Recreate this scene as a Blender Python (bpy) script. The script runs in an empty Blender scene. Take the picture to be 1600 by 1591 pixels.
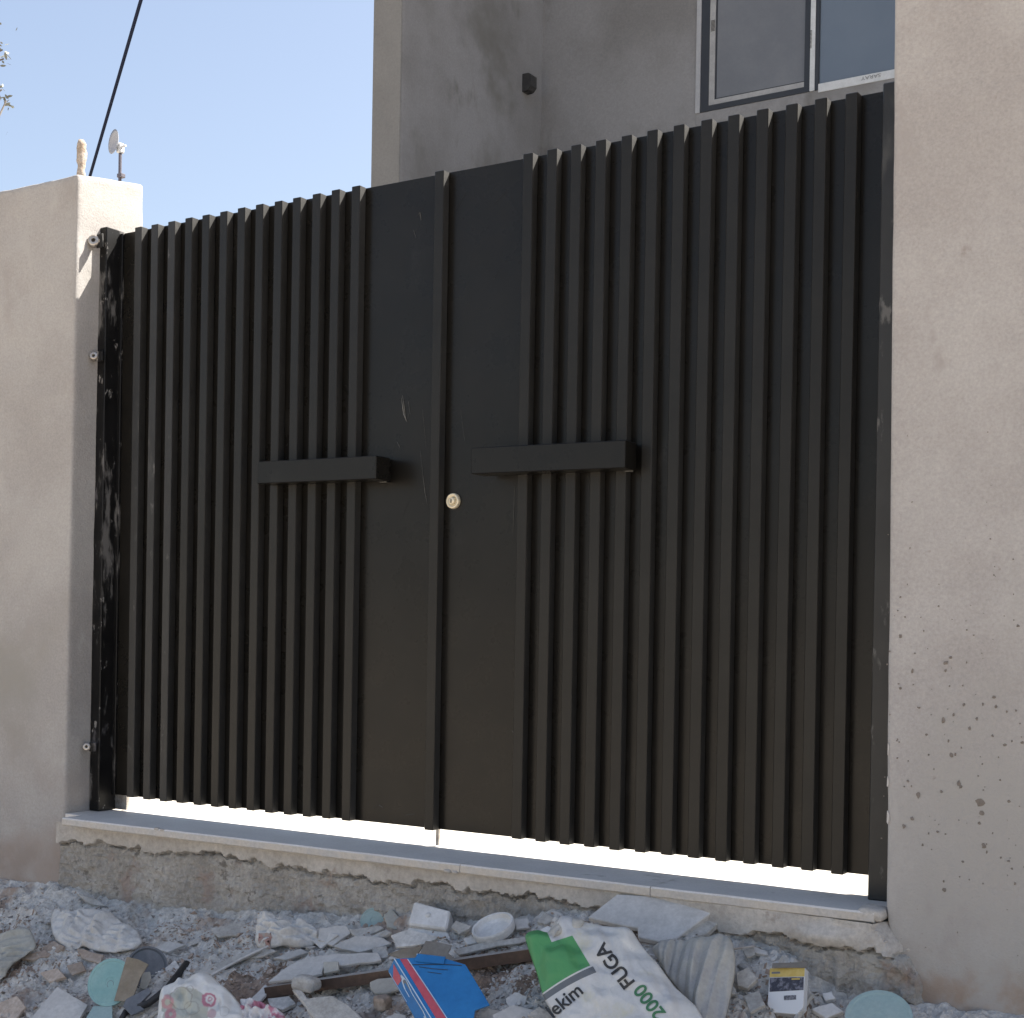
import bpy, bmesh, math, random
import numpy as np
from mathutils import Vector, Matrix, Euler

random.seed(7); rng = np.random.default_rng(7)
SC = bpy.context.scene
COL = SC.collection
R = math.radians

# ------------------------------------------------------------------ camera
FPX, CX, CY = 2282.99, 800.0, 1002.84          # focal length / principal point in 1600 px units
CM = np.array([[0.84357247, 0.53674379, 0.01707589],
               [-0.01872278, -0.00238256, 0.99982187],
               [-0.53668887, 0.84374192, -0.00803947]])
CP = np.array([2.82315622, -4.33401041, 0.73418187])
cam_d = bpy.data.cameras.new("camera"); cam = bpy.data.objects.new("camera", cam_d); COL.objects.link(cam)
cam_d.sensor_fit = 'HORIZONTAL'; cam_d.sensor_width = 36.0
cam_d.lens = FPX / 1600 * 36.0
cam_d.shift_y = (CY - 795.5) / 1600
cam_d.clip_start = 0.05; cam_d.clip_end = 800
cam.matrix_world = Matrix(((CM[0][0], CM[1][0], -CM[2][0], CP[0]),
                           (CM[0][1], CM[1][1], -CM[2][1], CP[1]),
                           (CM[0][2], CM[1][2], -CM[2][2], CP[2]),
                           (0, 0, 0, 1)))
SC.camera = cam

# ------------------------------------------------------------------ sky, sun, exposure
SUN = Vector((0.88, 1.0, 1.64)).normalized()
elev = math.asin(SUN.z); azim = math.atan2(SUN.x, SUN.y)
W = bpy.data.worlds.new("World"); SC.world = W; W.use_nodes = True
nt = W.node_tree; nt.nodes.clear()
sky = nt.nodes.new('ShaderNodeTexSky'); sky.sky_type = 'NISHITA'; sky.sun_disc = False
sky.sun_elevation = elev; sky.sun_rotation = azim
sky.altitude = 300; sky.air_density = 1.0; sky.dust_density = 3.6; sky.ozone_density = 0.6
bg = nt.nodes.new('ShaderNodeBackground'); bg.inputs['Strength'].default_value = 0.076
wo = nt.nodes.new('ShaderNodeOutputWorld')
hs = nt.nodes.new('ShaderNodeHueSaturation'); hs.inputs['Saturation'].default_value = 0.84
nt.links.new(sky.outputs[0], hs.inputs['Color']); nt.links.new(hs.outputs[0], bg.inputs['Color']); nt.links.new(bg.outputs[0], wo.inputs['Surface'])
sl = bpy.data.lights.new("sun", 'SUN'); so = bpy.data.objects.new("sun", sl); COL.objects.link(so)
sl.energy = 5.0; sl.angle = R(0.5); sl.color = (1.0, 0.95, 0.87)
so.rotation_euler = SUN.to_track_quat('Z', 'Y').to_euler(); so.location = (3, 8, 14)
SC.view_settings.view_transform = 'Standard'; SC.view_settings.look = 'None'
SC.view_settings.exposure = 1.68; SC.view_settings.gamma = 1.0
SC.view_settings.use_curve_mapping = False

# ------------------------------------------------------------------ helpers: noise
def _h(ix, iy, iz, seed):
    n = (ix.astype(np.int64) * 374761393 + iy.astype(np.int64) * 668265263 + iz.astype(np.int64) * 2147483647 + seed * 974634777) & 0xffffffff
    n = ((n ^ (n >> 13)) * 1274126177) & 0xffffffff
    n = n ^ (n >> 16)
    return (n & 0xffff) / 65535.0
def vnoise(x, y, z, seed=0):
    x, y, z = np.broadcast_arrays(np.asarray(x, float), np.asarray(y, float), np.asarray(z, float))
    ix, iy, iz = np.floor(x), np.floor(y), np.floor(z)
    fx, fy, fz = x - ix, y - iy, z - iz
    u, v, w = [f * f * f * (f * (f * 6 - 15) + 10) for f in (fx, fy, fz)]
    r = 0
    for a in (0, 1):
        for b in (0, 1):
            for c in (0, 1):
                wt = (u if a else 1 - u) * (v if b else 1 - v) * (w if c else 1 - w)
                r = r + wt * _h(ix + a, iy + b, iz + c, seed)
    return r
def fbm(x, y, z=0.0, sc=1.0, octv=4, seed=0, gain=0.5):
    r = 0; a = 1; t = 0
    for o in range(octv):
        r = r + a * vnoise(np.asarray(x) * sc, np.asarray(y) * sc, np.asarray(z) * sc + 7.3 * o, seed + o)
        t += a; a *= gain; sc *= 2.03
    return r / t - 0.5
def ridge(x, y, z=0.0, sc=1.0, octv=3, seed=0):
    r = 0; a = 1; t = 0
    for o in range(octv):
        n = vnoise(np.asarray(x) * sc, np.asarray(y) * sc, np.asarray(z) * sc + 3.1 * o, seed + o)
        r = r + a * (1 - np.abs(2 * n - 1)); t += a; a *= 0.5; sc *= 2.1
    return r / t

# ------------------------------------------------------------------ helpers: objects
WLOC = {}
def tag(o, label=None, cat=None, group=None, kind=None):
    if label: o["label"] = label
    if cat: o["category"] = cat
    if group: o["group"] = group
    if kind: o["kind"] = kind
    return o
def thing(name, loc, label, cat, group=None):
    o = bpy.data.objects.new(name, None); COL.objects.link(o)
    o.empty_display_size = 0.1; o.location = loc; WLOC[o] = np.array(loc, float)
    return tag(o, label, cat, group)
def mesh_of(name, verts, faces, mats, mi=None, smooth=False, uv=None):
    me = bpy.data.meshes.new(name)
    me.from_pydata([tuple(map(float, v)) for v in verts], [], [tuple(map(int, f)) for f in faces])
    for m in (mats if isinstance(mats, (list, tuple)) else [mats]): me.materials.append(m)
    if mi is not None: me.polygons.foreach_set('material_index', list(map(int, mi)))
    if smooth: me.polygons.foreach_set('use_smooth', [True] * len(me.polygons))
    if uv is not None:
        lay = me.uv_layers.new(name='UVMap')
        idx = np.zeros(len(me.loops), dtype=np.int32); me.loops.foreach_get('vertex_index', idx)
        lay.data.foreach_set('uv', np.asarray(uv, float)[idx].ravel())
    me.update()
    return me
def obj(name, vf, mat, parent=None, smooth=False, mi=None, uv=None, origin=None):
    """vf = (verts, faces) in world coordinates; linked as ONE mesh object."""
    v = np.asarray(vf[0], float)
    if parent is not None: off = WLOC[parent]; loc = np.zeros(3)
    else:
        off = np.array(origin if origin is not None else [(v[:, 0].min() + v[:, 0].max()) / 2, (v[:, 1].min() + v[:, 1].max()) / 2, v[:, 2].min()])
        loc = off
    me = mesh_of(name, v - off, vf[1], mat, mi, smooth, uv)
    o = bpy.data.objects.new(name, me); COL.objects.link(o)
    if parent is not None: o.parent = parent
    o.location = loc; WLOC[o] = off.copy()
    return o
def from_bm(bm):
    bm.verts.ensure_lookup_table(); bm.verts.index_update()
    v = [tuple(x.co) for x in bm.verts]; f = [[w.index for w in p.verts] for p in bm.faces]
    bm.free(); return v, f
def box(x0, x1, y0, y1, z0, z1, bev=0.0, seg=1):
    bm = bmesh.new(); bmesh.ops.create_cube(bm, size=1.0)
    for v in bm.verts:
        v.co = (x0 + (v.co.x + .5) * (x1 - x0), y0 + (v.co.y + .5) * (y1 - y0), z0 + (v.co.z + .5) * (z1 - z0))
    if bev: bmesh.ops.bevel(bm, geom=bm.edges[:], offset=bev, segments=seg, affect='EDGES', profile=0.5)
    return from_bm(bm)
def join(*vfs):
    V, F = [], []
    for v, f in vfs:
        b = len(V); V += [tuple(x) for x in v]; F += [[i + b for i in p] for p in f]
    return V, F
def basis(n, up=(0, 0, 1)):
    n = Vector(n).normalized(); u = Vector(up)
    if abs(n.dot(u)) > .98: u = Vector((0, 1, 0))
    a = u.cross(n).normalized(); b = n.cross(a)
    return np.array(a), np.array(b), np.array(n)
def tube(pts, r, n=8, cap=True):
    pts = [Vector(p) for p in pts]; V, F = [], []
    rr = r if isinstance(r, (list, tuple)) else [r] * len(pts)
    for i, p in enumerate(pts):
        d = (pts[min(i + 1, len(pts) - 1)] - pts[max(i - 1, 0)])
        a, b, _ = basis(d)
        for k in range(n):
            t = 2 * math.pi * k / n
            V.append(tuple(np.array(p) + rr[i] * (a * math.cos(t) + b * math.sin(t))))
    for i in range(len(pts) - 1):
        for k in range(n):
            F.append([i * n + k, i * n + (k + 1) % n, (i + 1) * n + (k + 1) % n, (i + 1) * n + k])
    if cap: F += [list(range(n))[::-1], list(range((len(pts) - 1) * n, len(pts) * n))]
    return V, F
def lathe(prof, centre, normal, n=40):
    """prof = [(radius, height)], spun round the normal."""
    a, b, c = basis(normal); V, F = [], []; centre = np.array(centre)
    for r, h in prof:
        for k in range(n):
            t = 2 * math.pi * k / n
            V.append(tuple(centre + max(r, 1e-4) * (a * math.cos(t) + b * math.sin(t)) + c * h))
    for i in range(len(prof) - 1):
        for k in range(n):
            F.append([i * n + k, i * n + (k + 1) % n, (i + 1) * n + (k + 1) % n, (i + 1) * n + k])
    return V, F
def rough_box(x0, x1, y0, y1, z0, z1, rad=0.015, res=0.06, amp=0.004, sc=6.0, seed=0, warp=None):
    """plastered block: fine grid near the arrises, rounded and uneven."""
    def lines(a, b):
        n = max(2, int((b - a) / res)); g = list(np.linspace(a, b, n + 1))
        g += [a + rad * .4, a + rad, a + 2 * rad, b - rad * .4, b - rad, b - 2 * rad]
        return np.array(sorted(set(round(q, 5) for q in g)))
    gx, gy, gz = lines(x0, x1), lines(y0, y1), lines(z0, z1)
    V, F, idx = [], [], {}
    def vid(p):
        if p not in idx: idx[p] = len(V); V.append(p)
        return idx[p]
    def face(ga, gb, f):
        for i in range(len(ga) - 1):
            for j in range(len(gb) - 1):
                F.append([vid(f(ga[i], gb[j])), vid(f(ga[i + 1], gb[j])), vid(f(ga[i + 1], gb[j + 1])), vid(f(ga[i], gb[j + 1]))])
    face(gx, gz, lambda a, b: (a, y0, b)); face(gx, gz, lambda a, b: (x1 + x0 - a, y1, b) if False else (a, y1, b))
    face(gy, gz, lambda a, b: (x0, a, b)); face(gy, gz, lambda a, b: (x1, a, b))
    face(gx, gy, lambda a, b: (a, b, z0)); face(gx, gy, lambda a, b: (a, b, z1))
    P = np.array(V)
    lo = np.array([x0 + rad, y0 + rad, z0 + rad]); hi = np.array([x1 - rad, y1 - rad, z1 - rad])
    q = np.clip(P, lo, hi); d = P - q; l = np.linalg.norm(d, axis=1, keepdims=True); l[l == 0] = 1
    P = q + d / l * rad
    nrm = d / l
    P = P + nrm * (amp * 2 * fbm(P[:, 0], P[:, 1], P[:, 2], sc, 4, seed))[:, None]
    if warp is not None: P = warp(P)
    bm = bmesh.new(); bv = [bm.verts.new(p) for p in P]
    for f in F:
        try: bm.faces.new([bv[i] for i in f])
        except ValueError: pass
    bmesh.ops.recalc_face_normals(bm, faces=bm.faces[:])
    return from_bm(bm)

# ------------------------------------------------------------------ materials
def lin(c):  # colours are given linear
    return (c[0], c[1], c[2], 1.0)
def mat(name, c1, c2=None, sc=3.0, rough=0.8, fine=(60, .25), bump=(90, .25, .004), spots=None, metal=0.0, spec=0.5,
        obj_space=False, rnd=0.0, streak=None, contrast=(.35, .65), bump2=None, rvar=0.0, zst=None):
    m = bpy.data.materials.new(name); m.use_nodes = True
    t = m.node_tree; N = t.nodes; L = t.links
    b = N['Principled BSDF']; b.inputs['Roughness'].default_value = rough; b.inputs['Metallic'].default_value = metal
    b.inputs['Specular IOR Level'].default_value = spec
    if obj_space: co = N.new('ShaderNodeTexCoord').outputs['Object']
    else: co = N.new('ShaderNodeNewGeometry').outputs['Position']
    def noise(s, det=5, rough_=.6, stretch=None):
        n = N.new('ShaderNodeTexNoise'); n.inputs['Scale'].default_value = s; n.inputs['Detail'].default_value = det
        n.inputs['Roughness'].default_value = rough_
        if stretch:
            mp = N.new('ShaderNodeMapping'); mp.inputs['Scale'].default_value = stretch; L.new(co, mp.inputs[0]); L.new(mp.outputs[0], n.inputs['Vector'])
        else: L.new(co, n.inputs['Vector'])
        return n.outputs['Fac']
    def ramp(fac, lo, hi):
        r = N.new('ShaderNodeMapRange'); r.inputs['From Min'].default_value = lo; r.inputs['From Max'].default_value = hi
        r.interpolation_type = 'SMOOTHSTEP'; L.new(fac, r.inputs['Value']); return r.outputs[0]
    def mix(fac, a, bcol, mode='MIX'):
        x = N.new('ShaderNodeMix'); x.data_type = 'RGBA'; x.blend_type = mode
        if hasattr(fac, 'is_output'): L.new(fac, x.inputs['Factor'])
        else: x.inputs['Factor'].default_value = fac
        for sock, val in ((x.inputs['A'], a), (x.inputs['B'], bcol)):
            if hasattr(val, 'is_output'): L.new(val, sock)
            else: sock.default_value = lin(val)
        return x.outputs['Result']
    col = c1
    if c2: col = mix(ramp(noise(sc), *contrast), c1, c2)
    if fine:
        f = N.new('ShaderNodeMapRange'); f.inputs['From Min'].default_value = .25; f.inputs['From Max'].default_value = .75
        f.inputs['To Min'].default_value = 1 - fine[1]; f.inputs['To Max'].default_value = 1 + fine[1]
        L.new(noise(fine[0], 6, .7), f.inputs['Value'])
        g = N.new('ShaderNodeCombineColor')
        for i in range(3): L.new(f.outputs[0], g.inputs[i])
        col = mix(1.0, col, g.outputs[0], 'MULTIPLY')
    for s in (spots or []):   # (scale, lo, hi, colour[, stretch])
        col = mix(ramp(noise(s[0], 5, .65, s[4] if len(s) > 4 else None), s[1], s[2]), col, s[3])
    for (zlo, zhi, zs, zc) in (zst or []):
        sx = N.new('ShaderNodeSeparateXYZ'); L.new(co, sx.inputs[0])
        a = ramp(sx.outputs['Z'], zhi, zlo); bb_ = ramp(noise(zs), .40, .62)
        mu = N.new('ShaderNodeMath'); mu.operation = 'MULTIPLY'; L.new(a, mu.inputs[0]); L.new(bb_, mu.inputs[1])
        col = mix(mu.outputs[0], col, zc)
    if rnd:
        oi = N.new('ShaderNodeObjectInfo'); f = N.new('ShaderNodeMapRange'); f.inputs['To Min'].default_value = 1 - rnd; f.inputs['To Max'].default_value = 1 + rnd
        L.new(oi.outputs['Random'], f.inputs['Value'])
        g = N.new('ShaderNodeCombineColor')
        for i in range(3): L.new(f.outputs[0], g.inputs[i])
        col = mix(1.0, col, g.outputs[0], 'MULTIPLY')
    if hasattr(col, 'is_output'): L.new(col, b.inputs['Base Color'])
    else: b.inputs['Base Color'].default_value = lin(col)
    if rvar:
        f = N.new('ShaderNodeMapRange'); f.inputs['To Min'].default_value = rough - rvar; f.inputs['To Max'].default_value = rough + rvar
        L.new(noise(7, 5, .65), f.inputs['Value']); L.new(f.outputs[0], b.inputs['Roughness'])
    prev = None
    for bp in (bump, bump2):
        if bp:
            bn = N.new('ShaderNodeBump'); bn.inputs['Strength'].default_value = bp[1]; bn.inputs['Distance'].default_value = bp[2]
            L.new(noise(bp[0], 8, .65), bn.inputs['Height'])
            if prev: L.new(prev, bn.inputs['Normal'])
            prev = bn.outputs[0]
    if prev: L.new(prev, b.inputs['Normal'])
    return m

M = {}
M['plaster'] = mat('plaster_pinkish', (.345, .324, .311), (.40, .382, .367), 2.2, .93, (110, .15), (140, .5, .005),
                   spots=[(.9, .52, .70, (.355, .34, .32)), (3.7, .60, .74, (.325, .302, .288), (1, 1, .6)), (2.3, .60, .66, (.40, .38, .362), (1, 1, .45)), (7, .66, .80, (.27, .235, .215)), (2.6, .64, .78, (.39, .375, .35)), (22, .66, .78, (.27, .235, .215))], bump2=(9, .25, .02), spec=.2,
                   zst=[(-.32, .05, 3, (.36, .35, .33)), (-.3, -.1, 6, (.30, .235, .19))])
M['plaster_left'] = mat('plaster_sandy', (.325, .307, .292), (.375, .359, .342), 1.9, .93, (110, .15), (140, .5, .005),
                        spots=[(3.2, .58, .74, (.315, .292, .276), (1, 1, .6)), (1.8, .60, .66, (.39, .375, .355), (1, 1, .45)), (1.1, .55, .72, (.29, .275, .25)), (5, .66, .80, (.40, .38, .345)), (18, .68, .80, (.26, .225, .20))], bump2=(8, .25, .02), spec=.2,
                        zst=[(-.35, .4, 2.2, (.32, .275, .245)), (-.35, -.1, 5, (.28, .235, .205))])
M['cement'] = mat('cement_render', (.15, .15, .153), (.20, .203, .212), .8, .85, (50, .14), (90, .3, .006),
                  spots=[(.5, .50, .66, (.122, .121, .117)), (.9, .55, .70, (.195, .20, .212), (1, 1, .3)), (1.7, .60, .75, (.124, .123, .12), (1, 1, .5)), (26, .74, .77, (.24, .24, .235))], spec=.3)
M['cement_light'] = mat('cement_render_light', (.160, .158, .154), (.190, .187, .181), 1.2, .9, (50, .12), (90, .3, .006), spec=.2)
M['foundation'] = mat('rough_foundation', (.33, .312, .285), (.45, .43, .398), 3.5, .95, (55, .30), (70, .7, .012),
                      spots=[(3.2, .54, .64, (.34, .28, .245)), (14, .60, .70, (.20, .185, .165)), (4.3, .60, .70, (.43, .42, .395)), (30, .66, .74, (.48, .46, .43))], bump2=(22, .8, .024), spec=.15)
M['band'] = mat('smeared_mortar', (.39, .362, .328), (.47, .442, .405), 6, .94, (60, .25), (80, .45, .006), spec=.2,
                spots=[(7, .62, .74, (.27, .225, .19))])
M['marble'] = mat('grey_marble', (.60, .575, .54), (.66, .635, .60), 5, .55, (90, .12), (120, .15, .002),
                  spots=[(9, .62, .75, (.40, .38, .34))], spec=.4)
M['marble_edge'] = mat('mortar_smeared_marble', (.50, .455, .395), (.45, .43, .405), 8, .8, (80, .18), (100, .3, .003))
M['black'] = mat('black_paint', (.0088, .0079, .0066), (.0112, .0101, .0085), 3, .29, (40, .12), (220, .04, .001), spec=.22, rvar=.10,
                 spots=[(2.1, .58, .80, (.0135, .0125, .011)), (3.4, .62, .74, (.020, .019, .017), (1, 1, .6)), (60, .70, .78, (.032, .031, .029), (1, 1, .5))])
M['black_slat'] = mat('black_paint_slat', (.0125, .0115, .0098), (.0155, .0143, .0122), 3, .35, (40, .15), (220, .05, .001), spec=.23, rvar=.07,
                      spots=[(6, .58, .78, (.0145, .0138, .0125), (1, 1, .2)), (60, .69, .78, (.034, .033, .03), (1, 1, .5))])
M['black_side'] = mat('dusty_side_sun_lift', (.031, .030, .028), (.024, .023, .0215), 5, .55, (50, .25), None, spec=.4)  # dusty sides, colour also raised to brighten the sun patches on them
M['black_scuffed'] = mat('black_paint_scuffed', (.0075, .007, .0064), (.013, .0125, .0115), 3, .5, (40, .2), (220, .1, .001), spec=.5, rvar=.1,
                         spots=[(7, .58, .74, (.05, .048, .044), (1, 1, .35)), (16, .62, .70, (.10, .096, .09), (1, 1, .35))])
M['black_worn'] = mat('black_paint_worn', (.006, .0058, .006), (.010, .0097, .010), 4, .42, (40, .2), (120, .2, .002), spec=.25, rvar=.12,
                      spots=[(11, .535, .63, (.13, .125, .12), (1, 1, .26)), (6, .60, .68, (.10, .095, .10), (1, 1, .4)), (30, .62, .68, (.22, .21, .20), (1, 1, .5))])
M['scratch'] = mat('scratched_paint', (.15, .148, .135), (.07, .07, .065), 60, .7, None, None)
M['steel'] = mat('bare_steel', (.48, .46, .43), (.35, .31, .27), 40, .42, (120, .2), (150, .2, .001), metal=.7)
M['brass'] = mat('brass', (.70, .62, .45), (.58, .52, .39), 60, .38, None, None, metal=.3)
M['dark'] = mat('dark_hole', (.01, .01, .01), None, 1, .6, None, None)
M['alu'] = mat('aluminium_sub_frame', (.27, .28, .30), (.31, .32, .34), 8, .5, (60, .08), None)
M['anthracite'] = mat('anthracite_frame', (.014, .016, .021), (.018, .02, .025), 8, .45, (60, .08), None)
M['film'] = mat('protective_film', (.40, .42, .44), (.46, .48, .50), 9, .5, (60, .1), (40, .2, .002))
M['film_dim'] = mat('protective_film_grey', (.24, .245, .25), (.29, .295, .30), 9, .5, (60, .1), (40, .2, .002))
M['pane_grey'] = mat('matte_grey_pane', (.108, .114, .127), (.136, .142, .154), 1.1, .35, (40, .05), (1.5, .1, .05), spec=.5)  # even grey base colour, rougher than the right hand pane
M['pane_blue'] = mat('sky_tinted_pane', (.098, .118, .145), (.085, .104, .13), .8, .06, None, (1.3, .12, .05), spec=.9)  # sky reflection put into the bluish base colour
M['print_dark'] = mat('print_dark', (.03, .03, .03), None, 1, .6, None, None)
M['print_grey'] = mat('print_grey', (.16, .165, .17), None, 1, .6, None, None)
M['print_green'] = mat('print_green', (.045, .16, .075), None, 1, .6, None, None)
M['court'] = mat('courtyard_pale_stone', (.56, .53, .475), (.50, .47, .42), 3, .9, (60, .1), (60, .3, .004))
M['street'] = mat('dusty_street', (.47, .405, .325), (.40, .34, .27), 1.2, .95, (40, .25), (50, .5, .01))
M['debris'] = mat('debris_dust', (.49, .472, .445), (.56, .542, .515), 4, .95, (45, .4), (80, .8, .01),
                  spots=[(1.7, .53, .62, (.33, .26, .215)), (9, .62, .72, (.33, .30, .265)), (13, .66, .76, (.62, .605, .58))], bump2=(30, .6, .012), spec=.15)
M['chip'] = mat('rubble_chip', (.43, .415, .39), (.56, .545, .52), 9, .94, (60, .3), (90, .6, .004), obj_space=True, rnd=.22, spec=.15,
                spots=[(14, .62, .74, (.20, .175, .15))])
M['chip_brown'] = mat('earthy_chip', (.34, .272, .222), (.42, .36, .31), 9, .95, (60, .3), (90, .6, .004), obj_space=True, rnd=.22, spec=.15)
M['chip_mix'] = mat('rubble_grit', (.42, .40, .375), (.60, .58, .55), 26, .95, (90, .35), (90, .4, .003), spec=.15,
                    spots=[(1.7, .54, .66, (.25, .20, .165)), (40, .66, .70, (.15, .13, .11))])
M['tile_grey'] = mat('grey_tile', (.45, .438, .42), (.53, .515, .495), 12, .75, (70, .15), (90, .25, .003), obj_space=True, rnd=.15, spec=.3,
                     spots=[(18, .64, .76, (.22, .205, .19))])
M['tile_beige'] = mat('beige_tile', (.42, .40, .355), (.36, .345, .31), 12, .7, (70, .12), (90, .2, .003), obj_space=True, rnd=.1, spec=.3)
M['teal'] = mat('pale_teal_plastic', (.20, .36, .355), (.245, .40, .385), 14, .5, (80, .1), (60, .15, .003), obj_space=True, spec=.4,
                spots=[(16, .62, .8, (.30, .36, .35))])
M['teal_pale'] = mat('dusty_teal_plastic', (.27, .37, .37), (.31, .395, .39), 12, .6, (80, .1), (60, .15, .003), obj_space=True, spec=.3)
M['wood'] = mat('brown_board', (.065, .038, .026), (.10, .062, .042), 10, .7, (50, .3), (60, .4, .004), spots=[(6, .6, .72, (.13, .10, .08))])
M['wood_top'] = mat('dusty_board', (.36, .345, .33), (.30, .27, .24), 10, .92, (60, .3), (70, .5, .004))
M['card'] = mat('brown_cardboard', (.22, .185, .14), (.27, .235, .19), 12, .9, (70, .15), (90, .2, .002), obj_space=True, spec=.2,
                spots=[(15, .64, .76, (.30, .29, .27))])
M['card_grey'] = mat('dusty_cardboard', (.20, .18, .155), (.25, .235, .215), 10, .9, (70, .15), (90, .2, .002), obj_space=True, spec=.2)
M['blue'] = mat('blue_printed_card', (.012, .135, .36), (.018, .165, .41), 7, .5, (60, .1), (40, .2, .003), obj_space=True, spec=.4,
                spots=[(12, .68, .82, (.11, .23, .40))])
M['red'] = mat('red_printed_card', (.42, .055, .085), (.46, .08, .11), 16, .5, (60, .1), None, obj_space=True)
M['white_line'] = mat('pale_card_edge', (.50, .60, .70), (.42, .52, .62), 16, .7, None, None, obj_space=True)
M['bag_grey'] = mat('dusty_grey_plastic', (.48, .468, .45), (.56, .545, .52), 9, .6, (60, .2), (50, .4, .006), spec=.35,
                    spots=[(8, .62, .75, (.31, .30, .265))])
M['bag_beige'] = mat('dusty_beige_plastic', (.43, .415, .37), (.36, .355, .345), 8, .65, (60, .15), (50, .4, .006), spec=.3)
M['bag_white'] = mat('white_tub_plastic', (.64, .635, .625), (.55, .545, .53), 14, .6, (60, .15), (70, .3, .003), spec=.3,
                     spots=[(30, .68, .74, (.24, .22, .20))])
M['cloth'] = mat('dusty_white_cloth', (.40, .39, .345), (.34, .335, .305), 7, .9, (60, .15), (60, .4, .005))
M['rubber'] = mat('black_rubber', (.018, .018, .02), (.035, .034, .034), 12, .6, (60, .2), None)
M['slate'] = mat('dark_grey_plastic', (.12, .13, .145), (.16, .165, .18), 14, .6, (60, .2), (60, .2, .003))
M['conc'] = mat('concrete_lump', (.36, .345, .32), (.45, .435, .41), 14, .95, (60, .3), (70, .6, .006), spec=.15)
M['white_paint'] = mat('white_painted_metal', (.62, .63, .64), None, 1, .5, None, None)
M['dish_grey'] = mat('pale_grey_dish', (.34, .345, .37), None, 1, .5, None, None)
M['pole'] = mat('grey_pole', (.11, .10, .12), None, 1, .5, None, None)
M['cable'] = mat('black_cable', (.012, .016, .035), None, 1, .8, None, None, spec=.1)
M['stub'] = mat('mortar_crusted_wood', (.33, .26, .20), (.42, .37, .32), 25, .95, (60, .35), (60, .8, .01))
M['yellow'] = mat('yellow_tag', (.50, .36, .09), None, 1, .5, None, None)
M['leaf'] = mat('grey_green_leaf', (.16, .165, .14), (.21, .215, .18), 9, .7, None, None)
M['bark'] = mat('bark', (.12, .10, .085), (.17, .15, .13), 9, .9, (60, .3), (40, .5, .01))
M['spot_dark'] = mat('mud_spot', (.17, .145, .125), (.20, .175, .155), 40, .95, (90, .2), None)
M['chip_white'] = mat('bare_plaster_chip', (.50, .475, .45), (.44, .42, .40), 40, .9, (90, .1), None)

# ------------------------------------------------------------------ ground of the debris heap
Z0 = np.array([(-6, -.45), (-2.402, -.409), (-2.008, -.374), (-1.765, -.392), (-1.471, -.40), (-.93, -.353), (-.411, -.319), (.031, -.265), (.362, -.205),
               (.6, -.172), (.915, -.172), (1.065, -.205), (1.188, -.235), (1.31, -.308), (1.369, -.327), (1.559, -.332), (1.877, -.325), (6, -.40)])
STREET = -.86
def gbase(x, y):
    z0 = np.interp(x, Z0[:, 0], Z0[:, 1]); y = np.asarray(y, float)
    z = z0 + .45 * (np.minimum(y, -.1) + .2)
    return np.maximum(z, STREET + .02 * np.exp(np.minimum(0, (z - STREET)) * 4))
def gz(x, y):
    x = np.asarray(x, float); y = np.asarray(y, float)
    fade = np.clip((y + 1.9) / .8, 0, 1) * np.clip((-.12 - y) / .1, .25, 1)
    b = .055 * fbm(x, y, 0, 5, 3, 11) + .045 * (ridge(x, y * 1.3, 0, 11, 3, 21) - .6) + .026 * fbm(x, y, 0, 36, 3, 31) + .020 * (ridge(x + .01 * fbm(x, y, 0, 30, 2, 8), y, 0, 40, 2, 61) - .6)
    return gbase(x, y) + b * fade
def ray(px, py):
    d = CM.T @ np.array([(px - CX) / FPX, -(py - CY) / FPX, 1.0])
    return d
def hit(px, py, lift=0.0):
    d = ray(px, py); lo, hi = 3.0, 9.0; t = lo
    f = lambda t: (CP + d * t)[2] - lift - float(gbase((CP + d * t)[0], (CP + d * t)[1]))
    while t < hi and f(t) > 0: t += .05
    a, b = t - .05, t
    for _ in range(24):
        m = (a + b) / 2
        if f(m) > 0: a = m
        else: b = m
    return CP + d * b
def on(px, py, X=None, Y=None, Z=None):
    d = ray(px, py)
    i, v = [(i, v) for i, v in enumerate((X, Y, Z)) if v is not None][0]
    return CP + d * (v - CP[i]) / d[i]
class Plane:
    def __init__(s, px, py, n, lift=0.0, depth=None):
        s.a, s.b, s.n = basis(n); s.o = hit(px, py) + s.n * lift if depth is None else CP + ray(px, py) * depth
    def ab(s, px, py):
        d = ray(px, py); t = np.dot(s.o - CP, s.n) / np.dot(d, s.n); p = CP + d * t - s.o
        return np.array([p @ s.a, p @ s.b])
    def at(s, ab, h=0.0): return s.o + s.a * ab[0] + s.b * ab[1] + s.n * h
    def P(s, px, py, h=0.0): return s.at(s.ab(px, py), h)

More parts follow.
